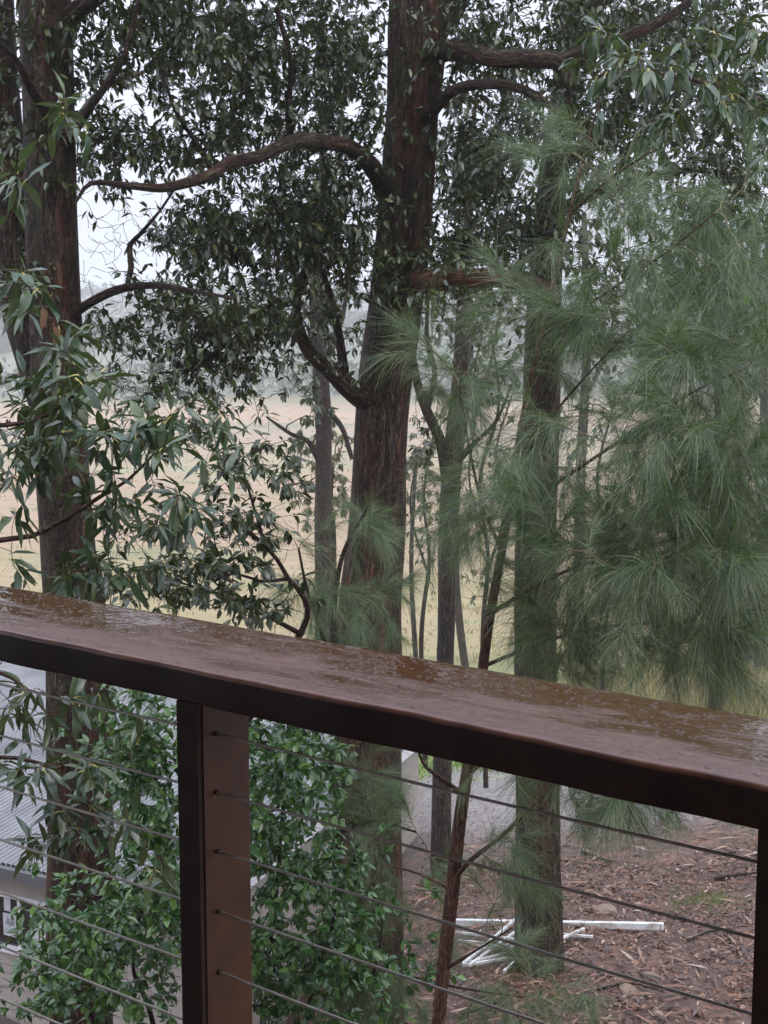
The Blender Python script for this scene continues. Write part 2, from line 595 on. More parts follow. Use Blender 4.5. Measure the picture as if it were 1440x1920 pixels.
fm = np.zeros((len(xs) - 1, k), int)
fm[:, :4] = 2                                     # roof shade is painted on the near side, a highlight on the arris
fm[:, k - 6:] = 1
part('handrail', HVs.reshape(-1, 3), HFq, None, railing, mats=[M['wet_timber'], M['rail_side_shade'], M['edge_highlight']], fmat=fm.ravel())


def rail_pt(s, inn, z):
    return R0 + r_dir * s + r_in * inn + np.array([0, 0, z])


POSTS = [.5 - 1.135, .5, .5 + 1.135, .5 + 2 * 1.135]
for s in POSTS:
    V, F = box_vf(rail_pt(s + .001, -.0195, -R_T - .001), r_dir * .056, r_in * -.123, (0, 0, -.93))
    po = part('post', V, F, M['post_timber'], railing, sm=False)
    V, F = box_vf(rail_pt(s, -.008, -R_T - .001), r_dir * .054, r_in * -.011, (0, 0, -.93))
    part('face_board', V, F, M['post_dark'], po, sm=False)
cin = -.05
CZ = []
for yq in (1377, 1487, 1597, 1710, 1823, 1938, 2050):         # where the cables leave the left post
    _r = at(412, yq, 1.0) - C0
    _n = r_in
    _t = np.dot(rail_pt(0, cin, 0) - C0, _n) / np.dot(_r, _n)
    CZ.append((C0 + _r * _t)[2] - RT)
for a, bq in zip(POSTS[:-1], POSTS[1:]):
    for q, z in enumerate(CZ):
        n = 12
        t = np.linspace(0, 1, n)
        sag = -.004 * 4 * t * (1 - t)
        path = np.array([rail_pt(a + .058 + (bq - a - .056) * tt, cin, z + sg) for tt, sg in zip(t, sag)])
        V, F, bk = tubes(path[None], np.full((1, n), .0027), 8)
        ca = part('cable', V, F, M['cable'], railing)
        V, F, bk = tubes(np.array([[path[0], path[0] + r_dir * .004]]), np.full((1, 2), .0048), 10)
        part('hole_shade_ring', V, F, M['hole_shade_ring'], ca)

# rain drops standing on the handrail
m, nt, b, out = new_mat('rain_drop')
fr_ = nt.nodes.new('ShaderNodeFresnel')
fr_.inputs[0].default_value = 1.33
tr_ = nt.nodes.new('ShaderNodeBsdfTransparent')
tr_.inputs[0].default_value = (.93, .92, .9, 1)
gl_ = nt.nodes.new('ShaderNodeBsdfGlossy')
gl_.inputs['Roughness'].default_value = .03
ms_ = nt.nodes.new('ShaderNodeMixShader')
nt.links.new(fr_.outputs[0], ms_.inputs[0])
nt.links.new(tr_.outputs[0], ms_.inputs[1])
nt.links.new(gl_.outputs[0], ms_.inputs[2])
nt.links.new(ms_.outputs[0], out.inputs[0])
M['drop'] = m
ang = np.linspace(0, 2 * math.pi, 7, endpoint=False)
unit = np.concatenate([np.stack([np.cos(ang), np.sin(ang), 0 * ang], 1), np.stack([.62 * np.cos(ang), .62 * np.sin(ang), 0 * ang + .33], 1), [[0, 0, .46]]])
uf4 = np.array([[i, (i + 1) % 7, 7 + (i + 1) % 7, 7 + i] for i in range(7)])
uf3 = np.array([[7 + i, 7 + (i + 1) % 7, 14] for i in range(7)])
nd = 2600
ds = rng.uniform(-.3, 2.1, nd)
di = rng.uniform(.012, R_W - .012, nd)
dr_ = .0011 + .0032 * rng.uniform(0, 1, nd) ** 3
ctr = R0 + r_dir * ds[:, None] - r_in * di[:, None] + np.array([0, 0, .0004])
DV = (ctr[:, None] + unit[None] * dr_[:, None, None] * np.array([1.2, 1.0, 1.0])).reshape(-1, 3)
do = (np.arange(nd) * 15)[:, None, None]
part('rain_drops', DV, [(uf4[None] + do).reshape(-1, 4), (uf3[None] + do).reshape(-1, 3)], M['drop'], railing, kind='stuff')

# the deck, the wall of the house behind the eye and the roof over the veranda
M['deck'] = plain('deck_board', (.09, .05, .035), .5, .3, 10)
M['soffit'] = plain('veranda_lining', (.09, .075, .06), .7, .2, 4)
M['weatherboard_near'] = plain('house_wall', (.14, .11, .085), .7, .15, 4)
deck = thing('veranda', 'timber veranda with deck, wall and roof behind the railing', 'veranda', tuple(rail_pt(.7, 1.4, -.98)))
V, F = box_vf(rail_pt(-3.5, -.16, -1.04), r_dir * 9, r_in * 4.2, (0, 0, .06))
part('deck_floor', V, F, M['deck'], deck, sm=False)
V, F = box_vf(rail_pt(-3.5, 4.1, -.98), r_dir * 9, r_in * .12, (0, 0, 2.9))
part('wall', V, F, M['weatherboard_near'], deck, sm=False)
V, F = box_vf(rail_pt(-3.5, .06, 1.45), r_dir * 9, r_in * 4.6, (0, 0, .12))
part('roof', V, F, M['soffit'], deck, sm=False)

# ------------------------------------------------------------------ foliage machinery
def leaf_template(ns, width, fold, curl, twist, petiole=0.0):
    """leaf of length 1 along +x, upper side +z. returns V, tri/quad groups, material index"""
    t = np.linspace(0, 1, ns)
    w = width * np.sin(np.pi * np.clip(t, 0, 1) ** .85) ** .9
    w[0] = w[-1] = 0
    z = -curl * t ** 2
    V, F4, F3 = [], [], []
    mid = [(petiole + (1 - petiole) * tt, 0, zz) for tt, zz in zip(t, z)]
    V += mid
    L = {}
    for i in range(1, ns - 1):
        for sgn in (1, -1):
            L[i, sgn] = len(V)
            tw = twist * math.sin(7 * t[i] + sgn)
            V.append((petiole + (1 - petiole) * t[i], sgn * w[i], z[i] + fold * w[i] + tw * w[i]))
    for sgn in (1, -1):
        o = (lambda q: q) if sgn < 0 else (lambda q: q[::-1])
        F3.append(o([0, L[1, sgn], 1]))
        for i in range(1, ns - 2):
            F4.append(o([i, L[i, sgn], L[i + 1, sgn], i + 1]))
        F3.append(o([ns - 2, L[ns - 2, sgn], ns - 1]))
    V = np.array(V, float)
    F3, F4 = np.array(F3), np.array(F4).reshape(-1, 4)
    fm = [0] * (len(F3) + len(F4))
    if petiole:
        n = len(V)
        pw = .022
        ex = np.array([(0, pw, 0), (0, -pw, 0), (petiole * .6, pw * .8, .03), (petiole * .6, -pw * .8, .03), (petiole * 1.1, pw * .6, .006), (petiole * 1.1, -pw * .6, .006)])
        V = np.concatenate([V, ex])
        F4 = np.concatenate([F4, [[n, n + 1, n + 3, n + 2], [n + 2, n + 3, n + 5, n + 4]]])
        fm = [0] * len(F3) + [0] * (len(F4) - 2) + [1, 1]
    return V, F3, F4, fm


def frames(d, nrm):
    d = d / (np.linalg.norm(d, axis=1, keepdims=True) + 1e-9)
    y = np.cross(nrm, d)
    y /= np.linalg.norm(y, axis=1, keepdims=True) + 1e-9
    z = np.cross(d, y)
    return d, y, z


def stamp(tmpl, base, d, nrm, L, wr=None):
    """joined mesh of many copies of a template"""
    V, F3, F4, _ = tmpl
    x, y, z = frames(d, nrm)
    wr = np.ones(len(L)) if wr is None else wr
    W = base[:, None, :] + L[:, None, None] * (V[None, :, 0:1] * x[:, None] + V[None, :, 1:2] * (y * wr[:, None])[:, None] + V[None, :, 2:3] * z[:, None])
    off = (np.arange(len(base)) * len(V))[:, None, None]
    return W.reshape(-1, 3), [(F3[None] + off).reshape(-1, 3), (F4[None] + off).reshape(-1, 4)]


def rand_unit(n):
    v = rng.normal(size=(n, 3))
    return v / np.linalg.norm(v, axis=1, keepdims=True)


class Skeleton:
    def __init__(self):
        self.P, self.R, self.D = [], [], []

    def add(self, path, radii):
        d = np.gradient(path, axis=0)
        d /= np.linalg.norm(d, axis=1, keepdims=True) + 1e-9
        self.P.append(path)
        self.R.append(radii)
        self.D.append(d)

    def arrays(self):
        return np.concatenate(self.P), np.concatenate(self.R), np.concatenate(self.D)

    def grow(self, targets, r_tip, r_base, K=6, wiggle=.12, up=.15, bend=.35):
        """grow a curved twig from the nearest wood to each target, nearest targets first"""
        P, R, D = self.arrays()
        n = len(P)
        T = len(targets)
        d0 = np.array([np.min(np.sum((P - t) ** 2, 1)) for t in targets])
        order = np.argsort(d0)
        bufP = np.empty((n + T * K, 3))
        bufR = np.empty(n + T * K)
        bufD = np.empty((n + T * K, 3))
        bufP[:n], bufR[:n], bufD[:n] = P, R, D
        paths = np.empty((T, K, 3))
        rads = np.empty((T, K))
        s = np.linspace(0, 1, K)[:, None]
        for q, ti in enumerate(order):
            p = targets[ti]
            dist2 = np.sum((bufP[:n] - p) ** 2, 1)
            j = int(np.argmin(dist2))
            a, da, ra = bufP[j], bufD[j], bufR[j]
            v = p - a
            L = np.linalg.norm(v) + 1e-6
            u = v / L
            c1 = a + L * .4 * (.45 * da + .55 * u) + np.array([0, 0, up * L * .3])
            c2 = p - L * .35 * (u + rng.normal(size=3) * bend + np.array([0, 0, -up * .6]))
            w = ((1 - s) ** 3) * a + 3 * s * (1 - s) ** 2 * c1 + 3 * s * s * (1 - s) * c2 + s ** 3 * p
            w[1:-1] += rng.normal(size=(K - 2, 3)) * wiggle * L / K
            r0 = min(ra * .8, r_tip + (r_base - r_tip) * min(1, L / .9))
            rr = r0 + (r_tip - r0) * s[:, 0]
            paths[q], rads[q] = w, rr
            g = np.gradient(w, axis=0)
            g /= np.linalg.norm(g, axis=1, keepdims=True) + 1e-9
            bufP[n:n + K - 1], bufR[n:n + K - 1], bufD[n:n + K - 1] = w[1:], rr[1:], g[1:]
            n += K - 1
        self.P, self.R, self.D = [bufP[:n]], [bufR[:n]], [bufD[:n]]
        return paths, rads


def region_points(regs):
    """points inside ellipses of the view at a range of distances: (cx, cy, rx, ry, n, Y0, Y1)"""
    out = []
    for cx, cy, rx, ry, n, y0, y1 in regs:
        a = rng.uniform(0, 2 * math.pi, n)
        r = np.minimum(np.abs(rng.normal(size=n)) * .68 + rng.uniform(0, .25, n), 1.7)
        Y = rng.uniform(y0, y1, n)
        for aa, rr_, Yq in zip(a, r, Y):
            out.append(at(cx + rx * rr_ * math.cos(aa), cy + ry * rr_ * math.sin(aa), Yq))
    return np.array(out)


def poly(*pts):
    """limb given as (x, y, Y, width in px): world path and radii"""
    path = np.array([at(x, y, Y) for x, y, Y, w in pts])
    rad = np.array([w / 2 * Y / FPX for x, y, Y, w in pts])
    return path, rad


def rough_tube(path, rad, step, sides, amp, seed, flare=0.0, ridges=9):
    """trunk with furrowed, uneven surface"""
    p, r = resample(path, rad, step)
    if flare:
        zb = p[:, 2] - p[0, 2]
        r = r * (1 + flare * np.exp(-zb / .35))
    V, F, bk = tubes(p[None], r[None], sides)
    K = len(p)
    V = V.reshape(K, sides, 3)
    ctr = p[:, None, :]
    out = V - ctr
    ln = bk.reshape(K, sides, 3)[:, :, 2]
    th = np.linspace(0, 2 * math.pi, sides, endpoint=False)[None, :]
    R = np.random.default_rng(seed)
    h = np.zeros((K, sides))
    for q in range(7):
        kk = R.integers(ridges, ridges * 3)
        h += np.abs(np.sin(kk * .5 * th * 2 + R.uniform(0, 6) + 1.2 * np.sin(ln * R.uniform(.8, 3) + R.uniform(0, 6)))) * R.uniform(.3, 1)
    h = h / 3 - .7
    lump = np.sin(ln * 1.7 + R.uniform(0, 6)) * np.cos(th * 2 + R.uniform(0, 6)) * .5 + np.sin(ln * 3.9 + R.uniform(0, 6) + th) * .3
    V = ctr + out * (1 + (amp * h + amp * .8 * lump)[..., None])
    V = V.reshape(-1, 3)
    return V, F, bk, p, r


HI, MED = {}, {}


def leaf_kind(key, width, curl, mats):
    HI[key] = []
    for q in range(6):
        tm = leaf_template(6, width * rng.uniform(.85, 1.2), rng.uniform(.1, .5), curl * rng.uniform(.2, 1.5), rng.uniform(.1, .45), .22 if key == 'broad' else .12)
        HI[key].append(mesh_data('leaf', tm[0], [tm[1], tm[2]], True, mats=mats, fmat=tm[3]))
    MED[key] = leaf_template(4, width, .3, curl, .25)


leaf_kind('canopy', .19, .22, [M['canopy_leaf'], M['canopy_leaf']])
leaf_kind('broad', .12, .34, [M['broad_leaf'], M['stalk']])
leaf_kind('shrub', .235, .2, [M['shrub_leaf'], M['shrub_leaf']])
leaf_kind('young', .2, .2, [M['young_leaf'], M['stalk']])
leaf_kind('dead', .22, .35, [M['dead_leaf'], M['dead_leaf']])


def clusters(paths, k, spread, droop, lmin, lmax, up_n=1.0, along=.35):
    """k leaves round the end of every twig. returns base, direction, normal, length"""
    T = len(paths)
    tip = paths[:, -1]
    d = paths[:, -1] - paths[:, -2]
    seg = np.linalg.norm(paths[:, -1] - paths[:, 0], axis=1)
    d /= np.linalg.norm(d, axis=1, keepdims=True) + 1e-9
    b = np.repeat(tip, k, 0)
    dd = np.repeat(d, k, 0)
    ru = rand_unit(T * k)
    back = rng.uniform(0, 1, T * k) ** 2 * np.minimum(np.repeat(seg, k), .5) * along
    b = b - dd * back[:, None] + ru * .004
    v = dd * .55 + ru * spread + np.array([0, 0, -droop])
    v /= np.linalg.norm(v, axis=1, keepdims=True)
    nrm = rand_unit(T * k) * .55 + np.array([0, 0, up_n])
    L = rng.uniform(lmin, lmax, T * k)
    return b, v, nrm, L


def put_leaves(root, key, b, v, nrm, L, fol_mat, n_obj=300, name='leaf', fol_name='foliage'):
    """the largest leaves in the picture as parts, the others joined"""
    x, y, z = project(b + v * L[:, None] * .5)
    size = L * FPX / np.maximum(z, .1)
    ins = (x > -30) & (x < 1470) & (y > -30) & (y < 1950) & (z > .5)
    score = np.where(ins, size, -1)
    order = np.argsort(-score)
    n_obj = min(n_obj, int(ins.sum()))
    big, rest = order[:n_obj], order[n_obj:]
    off = root_loc(root)
    fx, fy, fz = frames(v[big], nrm[big])
    for q, i in enumerate(big):
        o = bpy.data.objects.new(name, HI[key][q % 6])
        COL.objects.link(o)
        o.parent = root
        w_ = rng.uniform(.85, 1.15)
        mw = Matrix(((fx[q, 0] * L[i], fy[q, 0] * L[i] * w_, fz[q, 0] * L[i], b[i, 0] - off[0]),
                     (fx[q, 1] * L[i], fy[q, 1] * L[i] * w_, fz[q, 1] * L[i], b[i, 1] - off[1]),
                     (fx[q, 2] * L[i], fy[q, 2] * L[i] * w_, fz[q, 2] * L[i], b[i, 2] - off[2]), (0, 0, 0, 1)))
        o.matrix_basis = mw
    if len(rest):
        V, F = stamp(MED[key], b[rest], v[rest], nrm[rest], L[rest], rng.uniform(.8, 1.2, len(rest)))
        part(fol_name, V, F, fol_mat, root, kind='stuff')


def twigs(root, paths, rads, mat, sides=4, name='twigs'):
    V, F, bk = tubes(paths, rads, sides)
    part(name, V, F, mat, root, kind='stuff', bark=bk)


def trunk_part(root, pr, mat, skel=None, name='trunk', step=.045, sides=44, amp=.065, seed=1, flare=0.0, label=None):
    V, F, bk, p, r = rough_tube(pr[0], pr[1], step, sides, amp, seed, flare)
    o = part(name, V, F, mat, root, bark=bk, label=label)
    if skel is not None:
        skel.add(p, r)
    return o


def limb_part(root, pts, mat, skel, seed=1, name='branch', label=None, amp=.08):
    pr = poly(*pts)
    sides = 20 if pr[1].max() > .03 else 10
    return trunk_part(root, pr, mat, skel, name, .05 if pr[1].max() > .03 else .06, sides, amp, seed, label=label)


def base_of(x, y, Y):
    p = at(x, y, Y)
    return np.array([p[0], p[1], float(ground_z(p[0], p[1]))])


def trunk_path(root_xy, *pts):
    """trunk from the ground up: first point stands on the ground below pts[0]"""
    path, rad = poly(*pts)
    x, y = root_xy
    z = float(ground_z(x, y)) - .25
    path = np.concatenate([[[x, y, z]], path])
    rad = np.concatenate([[rad[0] * 1.08], rad])
    return path, rad


# ------------------------------------------------------------------ tall tree on the left, two stems
sk = Skeleton()
g0 = base_of(150, 1850, 9.6)
lt = thing('tall_tree', 'tall rough-barked tree at the left edge with two dark stems beside the grey-roofed house', 'tree', tuple(g0))
trunk_part(lt, trunk_path((g0[0], g0[1]), (150, 1850, 9.6, 120), (143, 1600, 9.6, 108), (138, 1300, 9.6, 100), (128, 1050, 9.6, 100), (115, 850, 9.6, 98), (106, 650, 9.6, 92),
                          (98, 450, 9.6, 92), (92, 250, 9.6, 90), (84, 0, 9.6, 92), (70, -400, 9.7, 80), (90, -900, 9.9, 50)), M['bark_dark'], sk, seed=4, flare=.25)
trunk_part(lt, poly((190, 1720, 9.75, 62), (178, 1400, 9.75, 62), (160, 1120, 9.7, 70), (130, 960, 9.7, 60), (105, 850, 9.65, 40)), M['bark_dark'], None, seed=5, name='root_buttress')
trunk_part(lt, poly((90, 760, 9.9, 70), (40, 560, 10.1, 78), (15, 350, 10.2, 72), (0, 150, 10.2, 66), (-20, -200, 10.3, 60), (-80, -800, 10.5, 40)), M['bark_dark'], sk, seed=6, name='stem')
limb_part(lt, [(110, 620, 9.6, 30), (150, 580, 9.5, 17), (215, 545, 9.4, 16), (285, 535, 9.2, 13), (360, 545, 9.0, 8), (440, 560, 8.9, 5)], M['bark_dark'], sk, 7)
limb_part(lt, [(238, 540, 9.35, 10), (246, 500, 9.35, 11), (243, 462, 9.35, 10), (262, 440, 9.3, 8), (300, 395, 9.2, 5), (330, 350, 9.2, 4)], M['bark_dark'], sk, 8)
limb_part(lt, [(95, 60, 9.6, 40), (190, -10, 9.4, 28), (300, -40, 9.2, 22), (420, -90, 9.0, 14)], M['bark_dark'], sk, 9)
limb_part(lt, [(100, 300, 9.6, 24), (170, 200, 9.3, 15), (230, 110, 9.1, 11), (260, 0, 9.0, 8)], M['bark_dark'], sk, 10)
limb_part(lt, [(110, 250, 9.5, 22), (60, 170, 9.1, 16), (20, 100, 8.8, 10), (-60, 40, 8.6, 8)], M['bark_dark'], sk, 11)
LEAF_C = (.05, .092)
tg = region_points([(190, 60, 200, 150, 305, 9.2, 10.4), (330, 60, 150, 160, 360, 9.2, 10.6), (60, 60, 90, 130, 115, 9.2, 10.8), (200, 260, 110, 100, 142, 9.2, 10.2), (-150, 300, 160, 400, 195, 9.2, 11.0),
                    (150, -300, 420, 230, 556, 9.2, 11.5), (300, 560, 110, 35, 32, 9.2, 10.0), (230, 620, 90, 50, 44, 9.2, 10.0), (390, 600, 130, 60, 163, 9.2, 10.0), (60, 520, 70, 60, 32, 9.2, 10.0), (20, 250, 40, 150, 37, 9.2, 10.8)])
pa, ra = sk.grow(tg, .0022, .012)
twigs(lt, pa, ra, M['bark_twig'])
tb = region_points([(205, 450, 70, 100, 110, 9.1, 9.5), (290, 440, 50, 80, 60, 9.1, 9.5), (230, 200, 120, 120, 60, 8.9, 9.6), (230, 600, 90, 40, 16, 8.8, 9.6)])
pb, rb_ = sk.grow(tb, .0016, .006, 8, .04, .02, .12)
twigs(lt, pb, rb_, M['bark_twig'], name='bare_twigs')
b_, v_, n_, L_ = clusters(pa, 6, 1.0, .3, *LEAF_C, 1.0, 1.0)
put_leaves(lt, 'canopy', b_, v_, n_, L_, M['canopy_leaf'])

# ------------------------------------------------------------------ the big tree in the middle
sk = Skeleton()
g0 = base_of(688, 1800, 11.0)
mt = thing('big_tree', 'big furrowed brown tree in the middle with a thick arching limb on its left', 'tree', tuple(g0))
trunk_part(mt, trunk_path((g0[0], g0[1]), (688, 1800, 11, 142), (688, 1600, 11, 132), (690, 1400, 11, 126), (692, 1180, 11, 120), (706, 1000, 11, 106), (712, 850, 11, 98), (722, 720, 11, 98),
                          (738, 600, 11, 98), (752, 480, 11, 98), (764, 350, 11, 92), (774, 200, 11, 92), (782, 60, 11, 104), (780, -60, 11, 96), (770, -350, 11, 80), (740, -900, 11.2, 50)), M['bark_main'], sk, seed=12, flare=.2, step=.04, sides=52)
limb_part(mt, [(786, 150, 11, 50), (815, 60, 11, 52), (850, 5, 11, 52), (885, -60, 10.9, 46), (960, -220, 10.7, 36), (1050, -420, 10.5, 22)], M['bark_main'], sk, 13)
limb_part(mt, [(735, 394, 11, 42), (716, 343, 10.7, 36), (690, 304, 10.4, 31), (650, 274, 10.1, 27), (605, 267, 9.9, 27), (560, 263, 9.7, 26), (520, 277, 9.6, 24), (480, 295, 9.5, 23), (435, 303, 9.4, 22), (395, 328, 9.3, 22),
               (350, 343, 9.2, 19), (300, 353, 9.15, 16), (240, 348, 9.1, 13), (170, 344, 9.1, 9), (140, 383, 9.1, 5)], M['bark_main'], sk, 14)
limb_part(mt, [(790, 110, 11, 44), (840, 95, 10.6, 36), (885, 98, 10.2, 32), (930, 110, 9.9, 32), (1000, 110, 9.8, 34), (1050, 118, 9.8, 32), (1068, 160, 9.8, 24), (1062, 190, 9.8, 14)], M['bark_main'], sk, 15)
limb_part(mt, [(1050, 114, 9.8, 20), (1100, 90, 9.7, 16), (1150, 78, 9.7, 14), (1190, 62, 9.7, 20), (1240, 40, 9.7, 16), (1310, -10, 9.7, 12)], M['bark_main'], sk, 16)
limb_part(mt, [(790, 230, 11, 34), (820, 198, 10.6, 22), (850, 170, 10.2, 20), (900, 158, 9.9, 19), (960, 162, 9.8, 18), (1000, 178, 9.8, 16), (1040, 205, 9.8, 12)], M['bark_main'], sk, 17)
limb_part(mt, [(735, 760, 11, 56), (690, 748, 10.9, 50), (655, 728, 10.8, 38), (615, 690, 10.7, 32), (582, 662, 10.7, 26), (565, 630, 10.7, 22), (556, 590, 10.7, 19), (560, 540, 10.7, 15), (585, 470, 10.6, 13), (560, 400, 10.5, 9)], M['bark_main'], sk, 18)
limb_part(mt, [(645, 712, 10.8, 22), (640, 660, 10.8, 18), (630, 600, 10.8, 15), (615, 540, 10.8, 12), (590, 470, 10.8, 9)], M['bark_main'], sk, 19)
limb_part(mt, [(556, 600, 10.7, 14), (500, 630, 10.4, 12), (430, 640, 10.2, 10), (370, 690, 10.0, 7), (290, 700, 9.9, 5)], M['bark_dark'], sk, 20)
limb_part(mt, [(545, 262, 10.4, 16), (540, 200, 10.3, 12), (545, 120, 10.2, 10), (520, 20, 10.1, 9)], M['bark_dark'], sk, 21)
limb_part(mt, [(400, 325, 10, 12), (370, 270, 9.9, 9), (330, 210, 9.8, 7), (300, 120, 9.8, 5)], M['bark_dark'], sk, 22)
limb_part(mt, [(760, 560, 10.9, 36), (785, 530, 10.3, 36), (850, 524, 9.8, 38), (915, 522, 9.8, 34), (970, 527, 10.4, 32), (1005, 538, 11.3, 32), (1032, 552, 12.2, 36)], M['bough_orange'], sk, 23, label='bare orange-brown bough', amp=.17)
tg = region_points([(960, 560, 60, 30, 12, 9.5, 10), (880, 500, 110, 24, 14, 9.2, 9.7), (800, 560, 60, 30, 16, 9.3, 9.9), (395, 440, 75, 85, 150, 9.6, 10.6), (270, 285, 120, 45, 70, 9.5, 10.4), (380, 590, 130, 60, 90, 9.6, 10.6), (470, 90, 170, 190, 705, 10.0, 11.6), (640, 120, 120, 200, 556, 10.0, 12.0), (560, 420, 160, 150, 556, 10.0, 11.6), (420, 260, 140, 70, 148, 10.0, 10.8), (430, 450, 120, 70, 223, 10.0, 11.0), (640, 420, 90, 160, 297, 10.0, 12.0),
                    (400, 680, 160, 80, 223, 10.0, 10.8), (500, 600, 120, 70, 170, 10.0, 10.8), (900, 90, 120, 130, 333, 10.0, 12.0), (900, 330, 110, 150, 446, 10.0, 12.2), (860, 470, 90, 70, 184, 10.0, 11.0), (720, 500, 60, 50, 57, 10.0, 10.8),
                    (1090, 60, 120, 110, 297, 10.0, 11.5), (700, -350, 520, 260, 892, 10.0, 13.0), (1080, 230, 90, 80, 148, 10.0, 11.0), (330, 440, 50, 40, 26, 10.0, 10.8)])
pa, ra = sk.grow(tg, .0022, .014)
twigs(mt, pa, ra, M['bark_twig'])
b_, v_, n_, L_ = clusters(pa, 6, 1.0, .35, *LEAF_C, 1.0, 1.0)
put_leaves(mt, 'canopy', b_, v_, n_, L_, M['canopy_leaf'])

# ------------------------------------------------------------------ tall tree standing by the white poles on the right
sk = Skeleton()
g0 = base_of(1010, 1850, 12.3)
rt_ = thing('tall_tree', 'tall straight dark-barked tree rising from the litter in front of the white poles', 'tree', tuple(g0))
trunk_part(rt_, trunk_path((g0[0], g0[1]), (1010, 1790, 12.3, 92), (1008, 1500, 12.3, 84), (1004, 1250, 12.3, 80), (1004, 1050, 12.3, 77), (1012, 850, 12.3, 70), (1018, 650, 12.3, 66), (1025, 480, 12.3, 58), (1040, 300, 12.3, 50),
                           (1060, 150, 12.3, 46), (1075, -60, 12.3, 42), (1090, -500, 12.3, 30)), M['bark_dark'], sk, seed=30, flare=.12)
limb_part(rt_, [(1025, 640, 12.3, 34), (1060, 590, 12.5, 24), (1090, 630, 12.3, 18), (1140, 640, 12.1, 14), (1220, 650, 11.8, 9)], M['bark_dark'], sk, 31)
limb_part(rt_, [(1040, 320, 12.3, 30), (1120, 260, 12.4, 20), (1210, 180, 12.1, 15), (1330, 150, 11.8, 10)], M['bark_dark'], sk, 32)
limb_part(rt_, [(1035, 400, 12.3, 26), (1150, 350, 12.4, 16), (1280, 320, 12, 12), (1400, 330, 11.8, 9)], M['bark_dark'], sk, 33)
limb_part(rt_, [(1070, 30, 12.3, 30), (1200, -30, 12.3, 22), (1330, -60, 12, 16)], M['bark_dark'], sk, 34)
tg = region_points([(1380, 210, 100, 120, 150, 12, 13.6), (1180, 40, 170, 80, 130, 12, 13.6), (1130, 330, 140, 110, 130, 12.4, 14), (1330, 420, 130, 90, 120, 12.2, 14), (1230, 90, 220, 110, 240, 12.0, 14), (1300, 60, 180, 120, 330, 11, 13.4), (1200, 230, 190, 130, 360, 11, 13.2), (1360, 330, 120, 150, 270, 11.2, 13.2), (1000, 450, 120, 110, 210, 11.4, 13.2), (1200, 520, 210, 90, 270, 11.2, 13), (1380, 560, 100, 90, 150, 11, 12.6), (1120, 640, 140, 40, 90, 11.4, 12.6),
                    (1200, -300, 420, 220, 420, 10.5, 14), (960, 250, 90, 120, 120, 11.6, 13)])
pa, ra = sk.grow(tg, .0022, .014)
twigs(rt_, pa, ra, M['bark_twig'])
b_, v_, n_, L_ = clusters(pa, 6, 1.0, .3, .06, .105, 1.0, 1.0)
put_leaves(rt_, 'canopy', b_, v_, n_, L_, M['canopy_leaf'])

# ------------------------------------------------------------------ slim forked tree between the two
sk = Skeleton()
g0 = base_of(826, 1680, 16.8)
st = thing('slim_tree', 'slim reddish tree forking low between the big trunk and the straight dark one', 'tree', tuple(g0))
trunk_part(st, trunk_path((g0[0], g0[1]), (826, 1640, 16.8, 40), (830, 1400, 16.8, 36), (836, 1200, 16.8, 32), (841, 1000, 16.8, 36), (848, 860, 16.8, 37), (862, 720, 16.8, 30), (868, 560, 16.8, 22), (880, 380, 16.8, 14), (890, 200, 16.8, 8)), M['bark_slim'], sk, seed=40, flare=.1, sides=28, step=.06)
limb_part(st, [(838, 900, 16.8, 20), (826, 830, 16.7, 20), (800, 770, 16.6, 19), (782, 715, 16.5, 16), (770, 640, 16.4, 12), (760, 520, 16.3, 8)], M['bark_slim'], sk, 41)
limb_part(st, [(800, 770, 16.6, 12), (815, 700, 16.6, 10), (800, 620, 16.6, 8), (810, 480, 16.6, 5)], M['bark_slim'], sk, 42)
limb_part(st, [(855, 870, 16.8, 14), (890, 830, 16.7, 9), (930, 790, 16.6, 6), (960, 720, 16.5, 4)], M['bark_slim'], sk, 43)
tg = region_points([(840, 560, 120, 130, 70, 15.8, 18), (820, 320, 130, 150, 60, 15.8, 18), (780, 860, 40, 40, 12, 16.2, 17.2), (900, 700, 80, 90, 30, 16, 17.4)])
pa, ra = sk.grow(tg, .002, .012)
twigs(st, pa, ra, M['bark_twig'], 3)
b_, v_, n_, L_ = clusters(pa, 8, .8, .4, .09, .14)
put_leaves(st, 'canopy', b_, v_, n_, L_, M['dry_leaf'], 200)

# ------------------------------------------------------------------ broad-leaved sapling close by on the left
sk = Skeleton()
g0 = base_of(-330, 1500, 5.4)
bs = thing('broadleaf_sapling', 'broad-leaved sapling with long drooping leaves on yellow stalks just over the left rail', 'sapling', tuple(g0))
trunk_part(bs, trunk_path((g0[0], g0[1]), (-330, 1900, 5.4, 46), (-300, 1300, 5.4, 40), (-320, 1000, 5.4, 36), (-280, 600, 5.4, 28), (-300, 200, 5.4, 18)), M['bark_red'], sk, seed=50, sides=20)
limb_part(bs, [(-310, 1100, 5.4, 20), (-120, 1050, 5.3, 15), (0, 1013, 5.2, 11), (60, 1005, 5.2, 10), (120, 975, 5.15, 9), (190, 930, 5.1, 8), (240, 900, 5.1, 6), (290, 850, 5.1, 5)], M['bark_red'], sk, 51)
limb_part(bs, [(-300, 800, 5.4, 18), (-100, 800, 5.2, 12), (60, 790, 5.1, 8), (140, 740, 5.0, 6)], M['bark_red'], sk, 52)
limb_part(bs, [(-290, 600, 5.4, 18), (-150, 580, 5.3, 12), (-20, 560, 5.2, 8), (60, 560, 5.2, 5)], M['bark_red'], sk, 53)
limb_part(bs, [(-310, 1560, 5.4, 20), (-150, 1450, 5.2, 12), (0, 1420, 5.1, 8), (110, 1440, 5.0, 6)], M['bark_red'], sk, 54)
